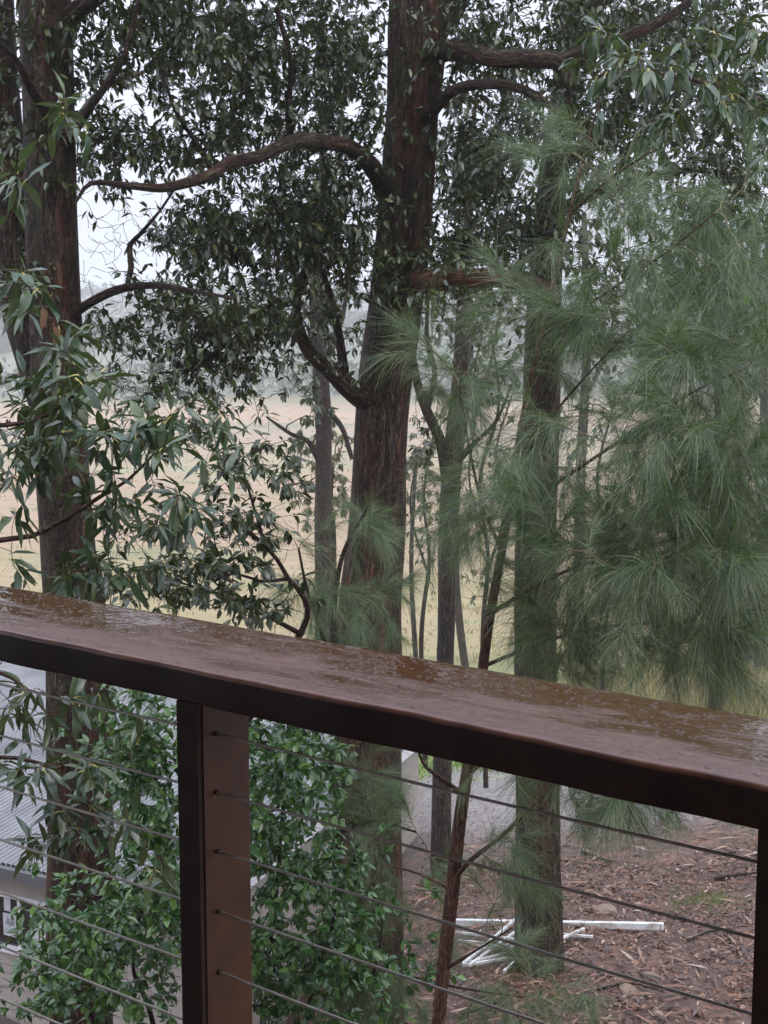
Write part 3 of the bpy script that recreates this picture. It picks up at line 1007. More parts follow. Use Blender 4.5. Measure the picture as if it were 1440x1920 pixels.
limb_part(bs, [(-310, 1400, 5.4, 16), (-100, 1260, 5.2, 10), (20, 1270, 5.2, 7), (90, 1340, 5.1, 5)], M['bark_red'], sk, 55)
tg = region_points([(90, 730, 100, 60, 14, 4.7, 5.5), (60, 860, 90, 90, 21, 4.7, 5.5), (200, 800, 130, 90, 23, 4.7, 5.5), (320, 820, 90, 60, 10, 4.7, 5.3), (330, 950, 80, 60, 11, 4.7, 5.3), (190, 930, 110, 50, 12, 4.8, 5.4), (40, 560, 70, 60, 10, 4.9, 5.5), (130, 650, 60, 40, 6, 4.9, 5.4),
                    (130, 1060, 90, 25, 8, 4.8, 5.3), (230, 1070, 90, 25, 7, 4.8, 5.3), (20, 1330, 50, 70, 8, 4.7, 5.3), (140, 1300, 60, 30, 4, 4.8, 5.3), (170, 1440, 90, 50, 11, 4.7, 5.2), (60, 1470, 70, 50, 7, 4.7, 5.2), (190, 1550, 90, 40, 8, 4.8, 5.2), (40, 1560, 50, 40, 3, 4.8, 5.2), (300, 1630, 40, 30, 3, 4.9, 5.3), (-100, 800, 100, 300, 36, 4.6, 5.8),
                    (120, 200, 60, 40, 4, 5, 5.6), (30, 320, 40, 60, 4, 5, 5.6)])
pa, ra = sk.grow(tg, .0016, .006)
twigs(bs, pa, ra, M['bark_red'], 5)
b_, v_, n_, L_ = clusters(pa, 8, 1.25, .4, .07, .14, .9, .5)
put_leaves(bs, 'broad', b_, v_, n_, L_, M['broad_leaf'])
for x, y in ((100, 605), (78, 570)):
    p = at(x, y, 5.0)
    o = link('leaf', HI['dead'][0 if x > 90 else 3], bs)
    R_ = Matrix.Rotation(math.radians(80), 3, 'Y') @ Matrix.Rotation(.6, 3, 'X')
    o.matrix_basis = Matrix.Translation(Vector(p - g0)) @ R_.to_4x4() @ Matrix.Scale(.085, 4)
    o['label'] = 'withered reddish leaf'

# ------------------------------------------------------------------ thin twiggy sapling behind the rail
sk = Skeleton()
g0 = base_of(570, 1400, 7.2)
tw = thing('twiggy_sapling', 'thin bent sapling with sparse small dark leaves against the pale paddock', 'sapling', tuple(g0))
trunk_part(tw, trunk_path((g0[0], g0[1]), (400, 2000, 7.2, 18), (412, 1500, 7.2, 16), (500, 1290, 7.2, 14), (565, 1185, 7.2, 13), (577, 1140, 7.2, 12), (560, 1105, 7.15, 11), (540, 1085, 7.1, 9), (520, 1050, 7.1, 8), (470, 1000, 7.0, 8), (420, 985, 6.9, 6), (385, 960, 6.9, 4)), M['bark_twig'], sk, seed=60, sides=10, step=.05)
limb_part(tw, [(566, 1190, 7.2, 11), (520, 1165, 7.1, 9), (470, 1140, 7.0, 7), (430, 1120, 6.9, 5), (330, 1090, 6.8, 4)], M['bark_twig'], sk, 61)
limb_part(tw, [(540, 1085, 7.1, 8), (490, 1090, 7, 6), (440, 1075, 6.9, 5), (400, 1090, 6.8, 4)], M['bark_twig'], sk, 62)
limb_part(tw, [(500, 1030, 7.1, 6), (470, 930, 7, 5), (455, 860, 7, 4), (500, 840, 7, 3)], M['bark_twig'], sk, 63)
tg = region_points([(450, 880, 90, 70, 51, 6.6, 7.4), (470, 990, 90, 50, 40, 6.6, 7.4), (400, 1060, 110, 50, 64, 6.4, 7.4), (330, 1100, 110, 50, 68, 6.3, 7.3), (470, 1130, 90, 40, 44, 6.6, 7.4), (300, 1000, 90, 60, 44, 6.4, 7.4), (530, 900, 40, 40, 13, 6.8, 7.4), (300, 740, 120, 60, 37, 6.6, 7.6), (130, 1130, 130, 40, 40, 6.4, 7.4), (380, 790, 80, 60, 27, 6.6, 7.6)])
pa, ra = sk.grow(tg, .0014, .006)
twigs(tw, pa, ra, M['bark_twig'], 4)
tb = region_points([(450, 940, 130, 120, 70, 6.5, 7.4), (350, 1060, 130, 60, 60, 6.4, 7.3), (500, 1080, 60, 60, 30, 6.8, 7.3), (330, 800, 110, 90, 30, 6.6, 7.5)])
pb, rb_ = sk.grow(tb, .0013, .005, 7, .05, .05, .15)
twigs(tw, pb, rb_, M['bark_twig'], name='bare_twigs')
b_, v_, n_, L_ = clusters(pa, 6, .9, .35, .045, .08)
put_leaves(tw, 'canopy', b_, v_, n_, L_, M['canopy_leaf'])

# ------------------------------------------------------------------ glossy shrub below the rail
sk = Skeleton()
g0 = base_of(420, 1900, 8.0)
sh = thing('glossy_shrub', 'dense glossy green shrub crowding the house wall below the railing', 'shrub', tuple(g0))
for q, (x, top) in enumerate(((520, 1350), (420, 1420), (620, 1560), (250, 1680), (120, 1760), (700, 1700))):
    pr = np.array([g0 + np.array([rng.uniform(-.3, .3), rng.uniform(-.3, .3), -.1]), at(x * .7 + 126, 1990, 8.0), at(x, (top + 1950) / 2, 7.9), at(x + 20, top, 7.8)])
    trunk_part(sh, (pr, np.array([.022, .017, .011, .004])), M['bark_twig'], sk, 'stem', .06, 8, .05, q)
tg = region_points([(255, 1400, 80, 120, 90, 7.2, 8.6), (290, 1560, 60, 90, 60, 7.2, 8.6), (550, 1430, 100, 100, 213, 6.9, 8.9), (500, 1560, 120, 120, 166, 6.9, 8.9), (600, 1640, 110, 70, 103, 7.2, 8.2), (640, 1800, 140, 110, 213, 7.0, 8.2), (500, 1800, 110, 120, 166, 7.2, 8.2), (200, 1740, 130, 100, 190, 6.9, 8.9), (170, 1850, 190, 110, 166, 6.9, 8.9), (260, 1420, 90, 100, 142, 7.4, 8.6), (300, 1680, 80, 110, 118, 6.9, 8.9), (280, 1560, 60, 60, 37, 7.4, 8.4),
                    (80, 1830, 70, 70, 42, 7.4, 8.2), (400, 2000, 400, 80, 213, 7.0, 8.6), (540, 1330, 90, 60, 71, 7.4, 8.4)])
pa, ra = sk.grow(tg, .0015, .007)
twigs(sh, pa, ra, M['bark_twig'], 4)
b_, v_, n_, L_ = clusters(pa, 8, 1.0, .3, .045, .085, .9)
put_leaves(sh, 'shrub', b_, v_, n_, L_, M['shrub_leaf'])

# ------------------------------------------------------------------ broad-leaved tree leaning in from the right
sk = Skeleton()
g0 = base_of(1700, 1500, 7.0)
rb = thing('broadleaf_tree', 'broad-leaved tree leaning in at the right edge with pale glossy leaves and a lime-green tip', 'tree', tuple(g0))
trunk_part(rb, trunk_path((g0[0], g0[1]), (1700, 1900, 7, 70), (1690, 1300, 7, 64), (1660, 800, 7, 56), (1640, 300, 7, 44), (1600, -200, 7, 26)), M['bark_dark'], sk, seed=70, sides=24)
limb_part(rb, [(1660, 750, 7, 26), (1560, 680, 6.8, 18), (1450, 640, 6.6, 11), (1370, 640, 6.5, 8), (1290, 650, 6.4, 5)], M['bark_red'], sk, 71)
limb_part(rb, [(1640, 330, 7, 26), (1540, 240, 6.8, 18), (1430, 190, 6.6, 12), (1300, 150, 6.4, 8), (1180, 130, 6.3, 5)], M['bark_red'], sk, 72)
limb_part(rb, [(1640, 480, 7, 20), (1530, 450, 6.8, 12), (1440, 430, 6.6, 8), (1370, 400, 6.5, 5)], M['bark_red'], sk, 73)
limb_part(rb, [(1675, 1000, 7, 20), (1560, 940, 7, 14), (1480, 900, 7.2, 10), (1380, 830, 7.3, 6)], M['bark_red'], sk, 74)
tg = region_points([(1360, 620, 90, 40, 16, 6, 6.8), (1260, 610, 90, 40, 12, 6, 6.8), (1400, 540, 60, 60, 10, 6, 6.8), (1200, 130, 90, 60, 16, 6, 6.8), (1330, 150, 110, 80, 26, 6, 6.9), (1420, 200, 60, 60, 12, 6, 6.9), (1400, 60, 80, 60, 14, 6.2, 7), (1420, 420, 50, 60, 8, 6.2, 6.8), (1600, 300, 120, 400, 40, 6, 7.6), (1390, 870, 50, 50, 10, 6.8, 7.6),
                    (1120, 90, 60, 40, 6, 6.3, 6.8), (1340, -60, 160, 60, 20, 6.2, 7.2), (1230, 250, 90, 50, 8, 6.2, 6.8)])
pa, ra = sk.grow(tg, .0016, .007)
twigs(rb, pa, ra, M['bark_red'], 4)
b_, v_, n_, L_ = clusters(pa, 8, .8, .4, .09, .13, 1.0, .15)
put_leaves(rb, 'broad', b_, v_, n_, L_, M['broad_leaf'], 290)
for (cx, cy, Y, n) in ((1383, 580, 6.0, 7),):
    c_ = at(cx, cy, Y)
    for q in range(n):
        a = q * 2.4
        d = np.array([math.cos(a) * .7, math.sin(a) * .5, .55 + .25 * math.sin(q * 1.7)])
        fx, fy, fz = frames(d[None], np.array([[0, -.6, .6]]))
        L = .062 + .01 * (q % 3)
        o = link('leaf', HI['young'][q % 6], rb)
        p = c_ - g0
        o.matrix_basis = Matrix(((fx[0, 0] * L, fy[0, 0] * L, fz[0, 0] * L, p[0]), (fx[0, 1] * L, fy[0, 1] * L, fz[0, 1] * L, p[1]), (fx[0, 2] * L, fy[0, 2] * L, fz[0, 2] * L, p[2]), (0, 0, 0, 1)))
        o['label'] = 'lime-green young leaf'

# ------------------------------------------------------------------ she-oaks: needle sprays
def needle_template(n, seed):
    R = np.random.default_rng(seed)
    V, F = [], []
    gd = R.uniform(.05, .3)
    for q in range(n):
        t = R.uniform(0, .6) ** .9
        az = R.uniform(0, 2 * math.pi)
        spread = R.uniform(.1, 1.05) * (1 - .35 * t)
        d = np.array([math.cos(spread), math.sin(spread) * math.cos(az), math.sin(spread) * math.sin(az)])
        ln = R.uniform(.3, .72)
        b0 = np.array([t, 0, -.1 * t * t])
        dr = gd + R.uniform(-.1, .3)
        side = np.cross(d, R.normal(size=3))
        side /= np.linalg.norm(side)
        w = R.uniform(.0019, .0036)
        base = len(V)
        for i, s in enumerate((0, .35, .7, 1.0)):
            c = b0 + d * ln * s + np.array([0, 0, -dr * ln * s * s * 1.3])
            ww = w * (1 - .65 * s)
            V += [c + side * ww, c - side * ww]
            if i:
                k = base + 2 * i
                F.append([k - 2, k - 1, k + 1, k])
    return np.array(V), np.array(F)


NT = [needle_template(100, 100 + q) for q in range(8)]
NMESH = [mesh_data('needle_spray', V, F, True, M['needle']) for V, F in NT]


def sheoak(root, sk, regs, size, n_obj=300, more=0.0, r_tip=.002):
    tg = region_points(regs)
    pa, ra = sk.grow(tg, r_tip, .006, 7, .1, .25)
    twigs(root, pa, ra, M['needle_twig'], 4)
    d = pa[:, -1] - pa[:, -3]
    d /= np.linalg.norm(d, axis=1, keepdims=True) + 1e-9
    tip = pa[:, -1]
    base = np.concatenate([tip, pa[:, -2], pa[:, -3], pa[:, -4]])
    dd = np.concatenate([d, d, d, d])
    n = len(base)
    v = dd * .7 + rand_unit(n) * .7 + np.array([0, 0, -.08])
    nrm = np.array([0, 0, 1.0]) + rand_unit(n) * .25
    L = rng.uniform(size[0], size[1], n)
    x, y, z = project(base)
    ins = (x > -60) & (x < 1500) & (y > -60) & (y < 1980)
    order = np.argsort(-np.where(ins, L / z, -1))
    n_obj = min(n_obj, int(ins.sum()))
    off = root_loc(root)
    fx, fy, fz = frames(v, nrm)
    for q, i in enumerate(order[:n_obj]):
        o = bpy.data.objects.new('needle_spray', NMESH[q % 8])
        COL.objects.link(o)
        o.parent = root
        s = L[i]
        o.matrix_basis = Matrix(((fx[i, 0] * s, fy[i, 0] * s, fz[i, 0] * s, base[i, 0] - off[0]), (fx[i, 1] * s, fy[i, 1] * s, fz[i, 1] * s, base[i, 1] - off[1]),
                                 (fx[i, 2] * s, fy[i, 2] * s, fz[i, 2] * s, base[i, 2] - off[2]), (0, 0, 0, 1)))
    rest = order[n_obj:]
    if len(rest):
        V, F = NT[3]
        W = base[rest][:, None, :] + L[rest][:, None, None] * (V[None, :, 0:1] * fx[rest][:, None] + V[None, :, 1:2] * fy[rest][:, None] + V[None, :, 2:3] * fz[rest][:, None])
        o_ = (np.arange(len(rest)) * len(V))[:, None, None]
        part('needles', W.reshape(-1, 3), (F[None] + o_).reshape(-1, 4), M['needle'], root, kind='stuff')


sk = Skeleton()
g0 = base_of(800, 1900, 6.0)
c1 = thing('sheoak_sapling', 'reddish-stemmed she-oak sapling with soft green needle sprays filling the right', 'sapling', tuple(g0))
trunk_part(c1, trunk_path((g0[0], g0[1]), (800, 2300, 6, 30), (822, 1920, 6, 27), (846, 1690, 6, 27), (862, 1540, 6, 25), (877, 1440, 6, 22), (896, 1330, 6, 21), (915, 1180, 6, 19), (945, 1010, 6, 16), (960, 900, 6, 14), (985, 760, 6, 11), (1012, 640, 6, 9), (1050, 480, 6, 7), (1085, 330, 6, 5), (1120, 200, 6, 3)), M['bark_red'], sk, seed=80, sides=16, step=.03, amp=.05)
for q, l in enumerate([[(868, 1490, 6, 10), (835, 1465, 5.95, 9), (800, 1440, 5.9, 7), (785, 1410, 5.9, 5), (760, 1330, 5.8, 4)], [(880, 1450, 6, 12), (905, 1425, 6, 10), (960, 1370, 6.1, 8), (1040, 1330, 6.1, 5)],
                       [(852, 1650, 6, 11), (880, 1615, 5.9, 9), (950, 1560, 5.8, 8), (1010, 1500, 5.7, 7), (1090, 1450, 5.6, 5), (1200, 1500, 5.4, 3)], [(950, 970, 6, 9), (1060, 895, 5.7, 7), (1180, 815, 5.4, 6), (1300, 735, 5.2, 4), (1400, 690, 5, 3)],
                       [(962, 890, 6, 7), (1020, 800, 5.8, 6), (1090, 715, 5.6, 4), (1180, 620, 5.4, 3)], [(920, 1150, 6, 9), (1040, 1080, 5.6, 7), (1160, 1040, 5.3, 5), (1300, 1000, 5.0, 3)], [(905, 1250, 6, 8), (1030, 1200, 5.7, 6), (1180, 1170, 5.4, 4), (1320, 1180, 5.2, 3)],
                       [(940, 1030, 6, 8), (905, 950, 6.1, 6), (880, 840, 6.2, 5), (860, 720, 6.2, 3)], [(1015, 630, 6, 6), (1120, 560, 5.7, 5), (1240, 480, 5.4, 4), (1340, 400, 5.2, 3)], [(1070, 400, 6, 5), (1150, 330, 5.8, 4), (1230, 280, 5.6, 3)],
                       [(830, 1820, 6, 8), (880, 1790, 5.9, 5), (960, 1740, 5.8, 3)], [(848, 1670, 6, 7), (790, 1640, 6.1, 5), (720, 1620, 6.2, 3)]]):
    limb_part(c1, l, M['bark_red'], sk, 81 + q, amp=.03)
sheoak(c1, sk, [(1220, 780, 210, 150, 34, 4.6, 6.2), (1200, 1060, 220, 180, 52, 4.5, 6.2), (1060, 600, 100, 100, 10, 5.2, 6.2), (1150, 340, 140, 90, 12, 5.2, 6.2), (1310, 450, 110, 110, 13, 4.9, 6), (1390, 720, 60, 90, 11, 4.7, 5.6), (870, 730, 70, 90, 10, 5.8, 6.8), (785, 625, 20, 40, 2, 5.8, 6.6), (890, 970, 80, 80, 10, 5.6, 6.8),
                (1040, 1180, 100, 90, 20, 5, 6.2), (1320, 1190, 110, 80, 20, 4.7, 5.8), (1210, 1470, 210, 40, 16, 4.9, 5.8), (950, 1620, 60, 90, 7, 5.4, 6.2), (980, 860, 70, 90, 8, 5.4, 6.4), (1400, 1000, 60, 120, 10, 4.8, 5.6), (1600, 900, 120, 400, 16, 4.6, 5.6), (1330, 880, 110, 130, 22, 4.7, 5.8), (1240, 560, 120, 100, 11, 5, 6), (1370, 1090, 70, 80, 10, 4.7, 5.6), (1080, 1000, 90, 110, 10, 5, 6)], (.17, .32))

sk = Skeleton()
g0 = base_of(650, 1900, 8.6)
c2 = thing('sheoak_sapling', 'younger she-oak whose needle tufts hang across the foot of the big central trunk', 'sapling', tuple(g0))
trunk_part(c2, trunk_path((g0[0], g0[1]), (640, 2100, 8.6, 22), (632, 1700, 8.6, 20), (640, 1400, 8.6, 17), (625, 1200, 8.6, 13), (640, 1050, 8.5, 9), (690, 950, 8.4, 5)), M['bark_twig'], sk, seed=100, sides=12, step=.05, amp=.04)
limb_part(c2, [(636, 1560, 8.6, 10), (700, 1540, 8.3, 7), (780, 1560, 8.1, 4)], M['bark_twig'], sk, 101)
limb_part(c2, [(634, 1800, 8.6, 10), (720, 1820, 8.2, 7), (850, 1850, 8.0, 5), (980, 1870, 7.9, 3)], M['bark_twig'], sk, 102)
limb_part(c2, [(630, 1260, 8.6, 8), (580, 1120, 8.3, 6), (560, 1030, 8.1, 4)], M['bark_twig'], sk, 103)
sheoak(c2, sk, [(690, 985, 80, 40, 9, 8, 8.8), (600, 1070, 60, 60, 7, 7.8, 8.6), (710, 1120, 70, 60, 7, 8, 8.8), (660, 1180, 80, 40, 5, 8, 8.8), (690, 1470, 70, 70, 10, 7.8, 8.8), (680, 1700, 80, 110, 9, 7.8, 8.8), (730, 1850, 90, 60, 9, 7.6, 8.6), (970, 1880, 130, 30, 9, 7.4, 8.2), (790, 1700, 40, 130, 5, 7.8, 8.6), (990, 1790, 50, 60, 5, 7.8, 8.4)], (.18, .32), 200)

# ------------------------------------------------------------------ the house below
hs = .75
K0 = np.array([-2.14, 15.0, EYE - 6.36])
ph = math.radians(27)
hu = np.array([math.sin(ph), math.cos(ph), 0])        # along the gable wall, away to the right
hd = np.array([-math.cos(ph), math.sin(ph), 0])       # along the eave wall, away to the left
M['roof_iron'] = plain('weathered_roof_iron', (.22, .22, .225), .55, .3, 1.6, .1)
M['house_board'] = plain('beige_weatherboard', (.36, .325, .285), .65, .07, 3)
M['gutter'] = plain('grey_gutter', (.11, .11, .115), .5, .15, 6)
M['frame_white'] = plain('white_window_frame', (.72, .73, .74), .4, .05, 5)
M['paper'] = plain('pinned_paper', (.55, .58, .6), .7, .06, 9)
M['ink'] = plain('black_ink', (.02, .02, .022), .6)
m, nt, b, out = new_mat('window_glass')
b.inputs['Base Color'].default_value = (.012, .014, .014, 1)
b.inputs['Roughness'].default_value = .05
b.inputs['Specular IOR Level'].default_value = .6
nt.links.new(ramp(nt, tex_noise(nt, pos(nt), 2.0, 2), [(.3, (.01, .011, .011)), (.7, (.03, .032, .03))]), b.inputs['Base Color'])
M['glass'] = m
house = thing('house', 'small beige weatherboard house with grey corrugated roof below the railing at left', 'house', (K0[0], K0[1], float(ground_z(K0[0], K0[1]))))
EAVE_L, GAB_L, slope, over = 8.0, 5.9, .1, .22
out_e = -hu                                           # outward from the eave wall
out_g = -hd                                           # outward from the gable wall
zt = K0[2]
# wall boards: lapped planks, each its own piece
bh = .19
nb = 19
wall_e0 = K0 + hu * over
WIN = [(1.55, 3.2)]                                    # window span along the eave wall
wz1, wz0 = zt - .44, zt - 1.12
wl = part('wall', *box_vf(wall_e0 + hd * .0 + hu * .05, hd * EAVE_L, hu * (GAB_L - .4), (0, 0, -4.2)), M['house_board'], house, sm=False)


def board(p, along, outw, z, parent):
    V = np.array([p + outw * .006, p + along + outw * .006, p + along + outw * .022, p + outw * .022])
    V = np.array([V[0] + (0, 0, z + bh), V[1] + (0, 0, z + bh), V[1] + (0, 0, z - .012), V[0] + (0, 0, z - .012),
                  V[0] + outw * .006 + (0, 0, z + bh), V[1] + outw * .006 + (0, 0, z + bh), V[2] + outw * .004 + (0, 0, z - .012), V[3] + outw * .004 + (0, 0, z - .012)])
    part('wall_board', V, _BF[:, ::-1] if np.dot(np.cross(along, outw), (0, 0, 1)) > 0 else _BF, M['house_board'], parent, sm=False)


pe = np.array([wall_e0[0], wall_e0[1], 0]) + hu * .05
pg = np.array([wall_e0[0], wall_e0[1], 0]) + hu * .05
for k in range(nb):
    z = zt - .1 - (k + 1) * bh
    if z + bh * .5 < wz1 and z + bh * .5 > wz0:
        board(pe, hd * WIN[0][0], out_e, z, wl)
        board(pe + hd * WIN[0][1], hd * (EAVE_L - WIN[0][1]), out_e, z, wl)
    else:
        board(pe, hd * EAVE_L, out_e, z, wl)
nbg = nb + 7
for k in range(nbg):
    z = zt + .75 - (k + 1) * bh
    s0 = max(0, (z + bh - zt + .08) / slope) if z + bh > zt - .08 else 0
    if s0 < GAB_L - .6:
        board(pg + hu * s0, hu * (GAB_L - .4 - s0), out_g, z, wl)
# gable triangle behind the boards
tri = [wall_e0 + hu * .05, wall_e0 + hu * (GAB_L - .35), wall_e0 + hu * (GAB_L - .35) + np.array([0, 0, slope * (GAB_L - .5)])]
tri = [t + np.array([0, 0, -.05]) for t in tri]
V = np.array(tri + [t + hd * .1 for t in tri])
part('gable', V, [np.array([[0, 1, 2], [5, 4, 3]]), np.array([[0, 3, 4, 1], [1, 4, 5, 2], [2, 5, 3, 0]])], M['house_board'], house, sm=False)
# corrugated sheet roof
pitch_c = .076
nx = int((EAVE_L + .6) / (pitch_c / 10))
xs_ = np.linspace(-.3, EAVE_L + .3, nx)
ys_ = np.linspace(-.02, GAB_L, 6)
RV = np.zeros((len(ys_), nx, 3))
for j, yv in enumerate(ys_):
    RV[j] = K0 + hd * xs_[:, None] + hu * yv
    RV[j, :, 2] += yv * slope + 0.07 - .04 * np.exp(-(((xs_ / pitch_c) % 1 - .5) / .17) ** 2)
ii = np.arange(RV.shape[0] * nx).reshape(-1, nx)
RF = np.stack([ii[:-1, :-1], ii[1:, :-1], ii[1:, 1:], ii[:-1, 1:]], -1).reshape(-1, 4)
roof = part('roof', RV.reshape(-1, 3), RF, M['roof_iron'], house)
V, F = box_vf(K0 + hd * -.3 + np.array([0, 0, .035]) - hu * .1, hd * (EAVE_L + .6), hu * .1, (0, 0, -.13))
part('gutter', V, F, M['gutter'], house, sm=False)
V, F = box_vf(K0 + hd * -.3 + np.array([0, 0, -.02]), hd * .03, hu * GAB_L + np.array([0, 0, slope * GAB_L]), (0, 0, -.14))
V[:, 2] += .07
part('barge_board', V, F, M['frame_white'], house, sm=False)
# window with two sashes
w0, w1 = WIN[0]
win = part('window', *join([box_vf(pe + hd * w0 + out_e * .045 + (0, 0, wz1), hd * (w1 - w0), hu * .08, (0, 0, -.05)), box_vf(pe + hd * w0 + out_e * .06 + (0, 0, wz0 - .06), hd * (w1 - w0), hu * .09, (0, 0, .09)),
                               box_vf(pe + hd * w0 + out_e * .044 + (0, 0, wz0), hd * .05, hu * .08, (0, 0, wz1 - wz0)), box_vf(pe + hd * (w1 - .05) + out_e * .044 + (0, 0, wz0), hd * .05, hu * .08, (0, 0, wz1 - wz0)),
                               box_vf(pe + hd * (.62 * w1 + .38 * w0) + out_e * .043 + (0, 0, wz0 + .001), hd * .05, hu * .07, (0, 0, wz1 - wz0 - .002))]), M['frame_white'], house, sm=False)
part('pane', *box_vf(pe + hd * (w0 + .03) + out_e * .015 + (0, 0, wz0), hd * (w1 - w0 - .06), hu * .02, (0, 0, wz1 - wz0 - .02)), M['glass'], win, sm=False)
for (s, zz, w, h) in ((w0 + 1.12, wz0 + .14, .2, .28), (w0 + .6, wz0 + .05, .3, .46), (w0 + 1.2, wz0 + .45, .1, .16)):
    part('paper', *box_vf(pe + hd * s + out_e * .018 + (0, 0, zz), hd * w, hu * .002, (0, 0, h)), M['paper'], win, sm=False)
s = w0 + 1.15
part('lettering', *join([box_vf(pe + hd * (s + .02 * q) + out_e * .0205 + (0, 0, wz0 + .27 + .008 * (q % 3)), hd * .007, hu * .001, (0, 0, .06 + .02 * ((q * 7) % 3))) for q in range(7)]), M['ink'], win, sm=False)

# ------------------------------------------------------------------ white poles and frame lying on the litter
m, nt, b, _ = new_mat('scuffed_white_paint')
n1 = tex_noise(nt, pos(nt), 7.0, 6, .7)
nt.links.new(ramp(nt, n1, [(.36, (.34, .3, .24)), (.5, (.62, .62, .6)), (.6, (.74, .75, .75))]), b.inputs['Base Color'])
b.inputs['Roughness'].default_value = .45
M['white_paint'] = m


def on_ground(x, y, Y0=8.0, Y1=40.0, lift=0.0):
    lo, hi = Y0, Y1
    for _ in range(50):
        mid = (lo + hi) / 2
        p = at(x, y, mid)
        if p[2] > ground_z(p[0], p[1]) + lift:
            lo = mid
        else:
            hi = mid
    return at(x, y, (lo + hi) / 2)


def bar(p, q, w, h):
    a = q - p
    sd = np.cross(a, (0, 0, 1.0))
    sd = sd / np.linalg.norm(sd) * w
    u = np.array([0, 0, 1.0]) * h
    return box_vf(p - sd / 2, a, sd, u)


A_, B_ = on_ground(845, 1750, lift=.03), on_ground(1238, 1750, lift=.03)
A_ += np.array([0, 0, .09])
B_ += np.array([0, 0, .045])
be = thing('white_beam', 'long white metal beam lying flat on the leaf litter behind the straight dark trunk', 'beam', tuple(A_))
part('beam_body', *bar(A_, B_, .05, .06), M['white_paint'], be, sm=False)
part('end_cap', *bar(B_ + np.array([.002, 0, .003]), B_ + np.array([.03, 0, .003]), .044, .054), M['frame_white'], be, sm=False)
fr = thing('white_frame', 'collapsed white metal trestle frame lying in front of the long white beam', 'frame', tuple(on_ground(910, 1815)))
for (x0, y0, x1, y1, w, lf) in ((868, 1835, 968, 1748, .05, .10), (880, 1830, 985, 1752, .05, .06), (855, 1764, 968, 1778, .045, .05), (860, 1776, 968, 1790, .045, .03), (868, 1828, 968, 1812, .05, .05), (945, 1836, 975, 1808, .05, .03), (1040, 1782, 1095, 1758, .045, .05), (1040, 1764, 1112, 1770, .04, .03), (905, 1795, 968, 1785, .04, .04), (880, 1822, 966, 1802, .035, .05)):
    p, q = on_ground(x0, y0), on_ground(x1, y1)
    V, F = bar(p + np.array([0, 0, lf + .03]), q + np.array([0, 0, lf + .03]), w * .5, .022)
    part('rail_bar', V, F, M['white_paint'], fr, sm=False)

# ------------------------------------------------------------------ litter, stones and sticks on the ground
M['litter'] = None
m, nt, b, _ = new_mat('leaf_litter')
g = nt.nodes.new('ShaderNodeNewGeometry')
nt.links.new(ramp(nt, g.outputs['Random Per Island'], [(0, (.035, .018, .01)), (.4, (.1, .042, .022)), (.72, (.19, .085, .046)), (.93, (.28, .16, .1)), (1, (.45, .33, .26))]), b.inputs['Base Color'])
b.inputs['Roughness'].default_value = .33
M['litter'] = m
n = 40000
px = rng.uniform(620, 1520, n)
Yl = np.where(rng.uniform(0, 1, n) < .88, 9.5 + 7.5 * rng.uniform(0, 1, n), 15 + 11 * rng.uniform(0, 1, n) ** 1.6)
X = (px - 720) / FPX * Yl
Z = ground_z(X, Yl)
dens = wave_noise(X, Yl, 2.6, 31) + .6 * wave_noise(X, Yl, 6.5, 32)
keep = dens + rng.uniform(-.9, .9, n) > -.35
X, Yl, Z = X[keep], Yl[keep], Z[keep]
n = len(X)
bb = np.stack([X, Yl, Z + rng.uniform(.0, .03, n)], 1)
az = rng.uniform(0, 2 * math.pi, n)
dv = np.stack([np.cos(az), np.sin(az), rng.uniform(-.2, .45, n)], 1)
nr = np.array([0, 0, 1.0]) + rand_unit(n) * .7
V, F = stamp(leaf_template(4, .2, .35, .3, .4), bb, dv, nr, rng.uniform(.022, .062, n) * rng.choice([.7, 1, 1, 1.7], n), rng.uniform(.25, 1.3, n))
lit_o = part('leaf_litter', V, F, M['litter'], kind='stuff')
n = 2600
Yl = 9.5 + 9 * rng.uniform(0, 1, n)
X = (rng.uniform(620, 1520, n) - 720) / FPX * Yl
az = rng.uniform(0, 2 * math.pi, n)
V, F = stamp(leaf_template(4, .05, .3, .1, .5), np.stack([X, Yl, ground_z(X, Yl) + rng.uniform(.005, .04, n)], 1), np.stack([np.cos(az), np.sin(az), rng.uniform(-.08, .12, n)], 1), np.array([0, 0, 1.0]) + rand_unit(n) * .4, rng.uniform(.1, .34, n))
part('bark_strips', V, F, M['litter'], kind='stuff')


def blob(c, r, seed, flat=.6):
    th = np.linspace(0, math.pi, 7)
    fi = np.linspace(0, 2 * math.pi, 10, endpoint=False)
    V = []
    for t in th:
        for f_ in fi:
            d = np.array([math.sin(t) * math.cos(f_), math.sin(t) * math.sin(f_), math.cos(t) * flat])
            V.append(c + d * r * (1 + .6 * mnoise.noise(Vector(d * 1.6) + Vector((seed * 3.1, 0, 0)))))
    k = np.arange(70).reshape(7, 10)
    F = np.stack([k[:-1], k[1:], np.roll(k[1:], -1, 1), np.roll(k[:-1], -1, 1)], -1).reshape(-1, 4)
    return np.array(V), F


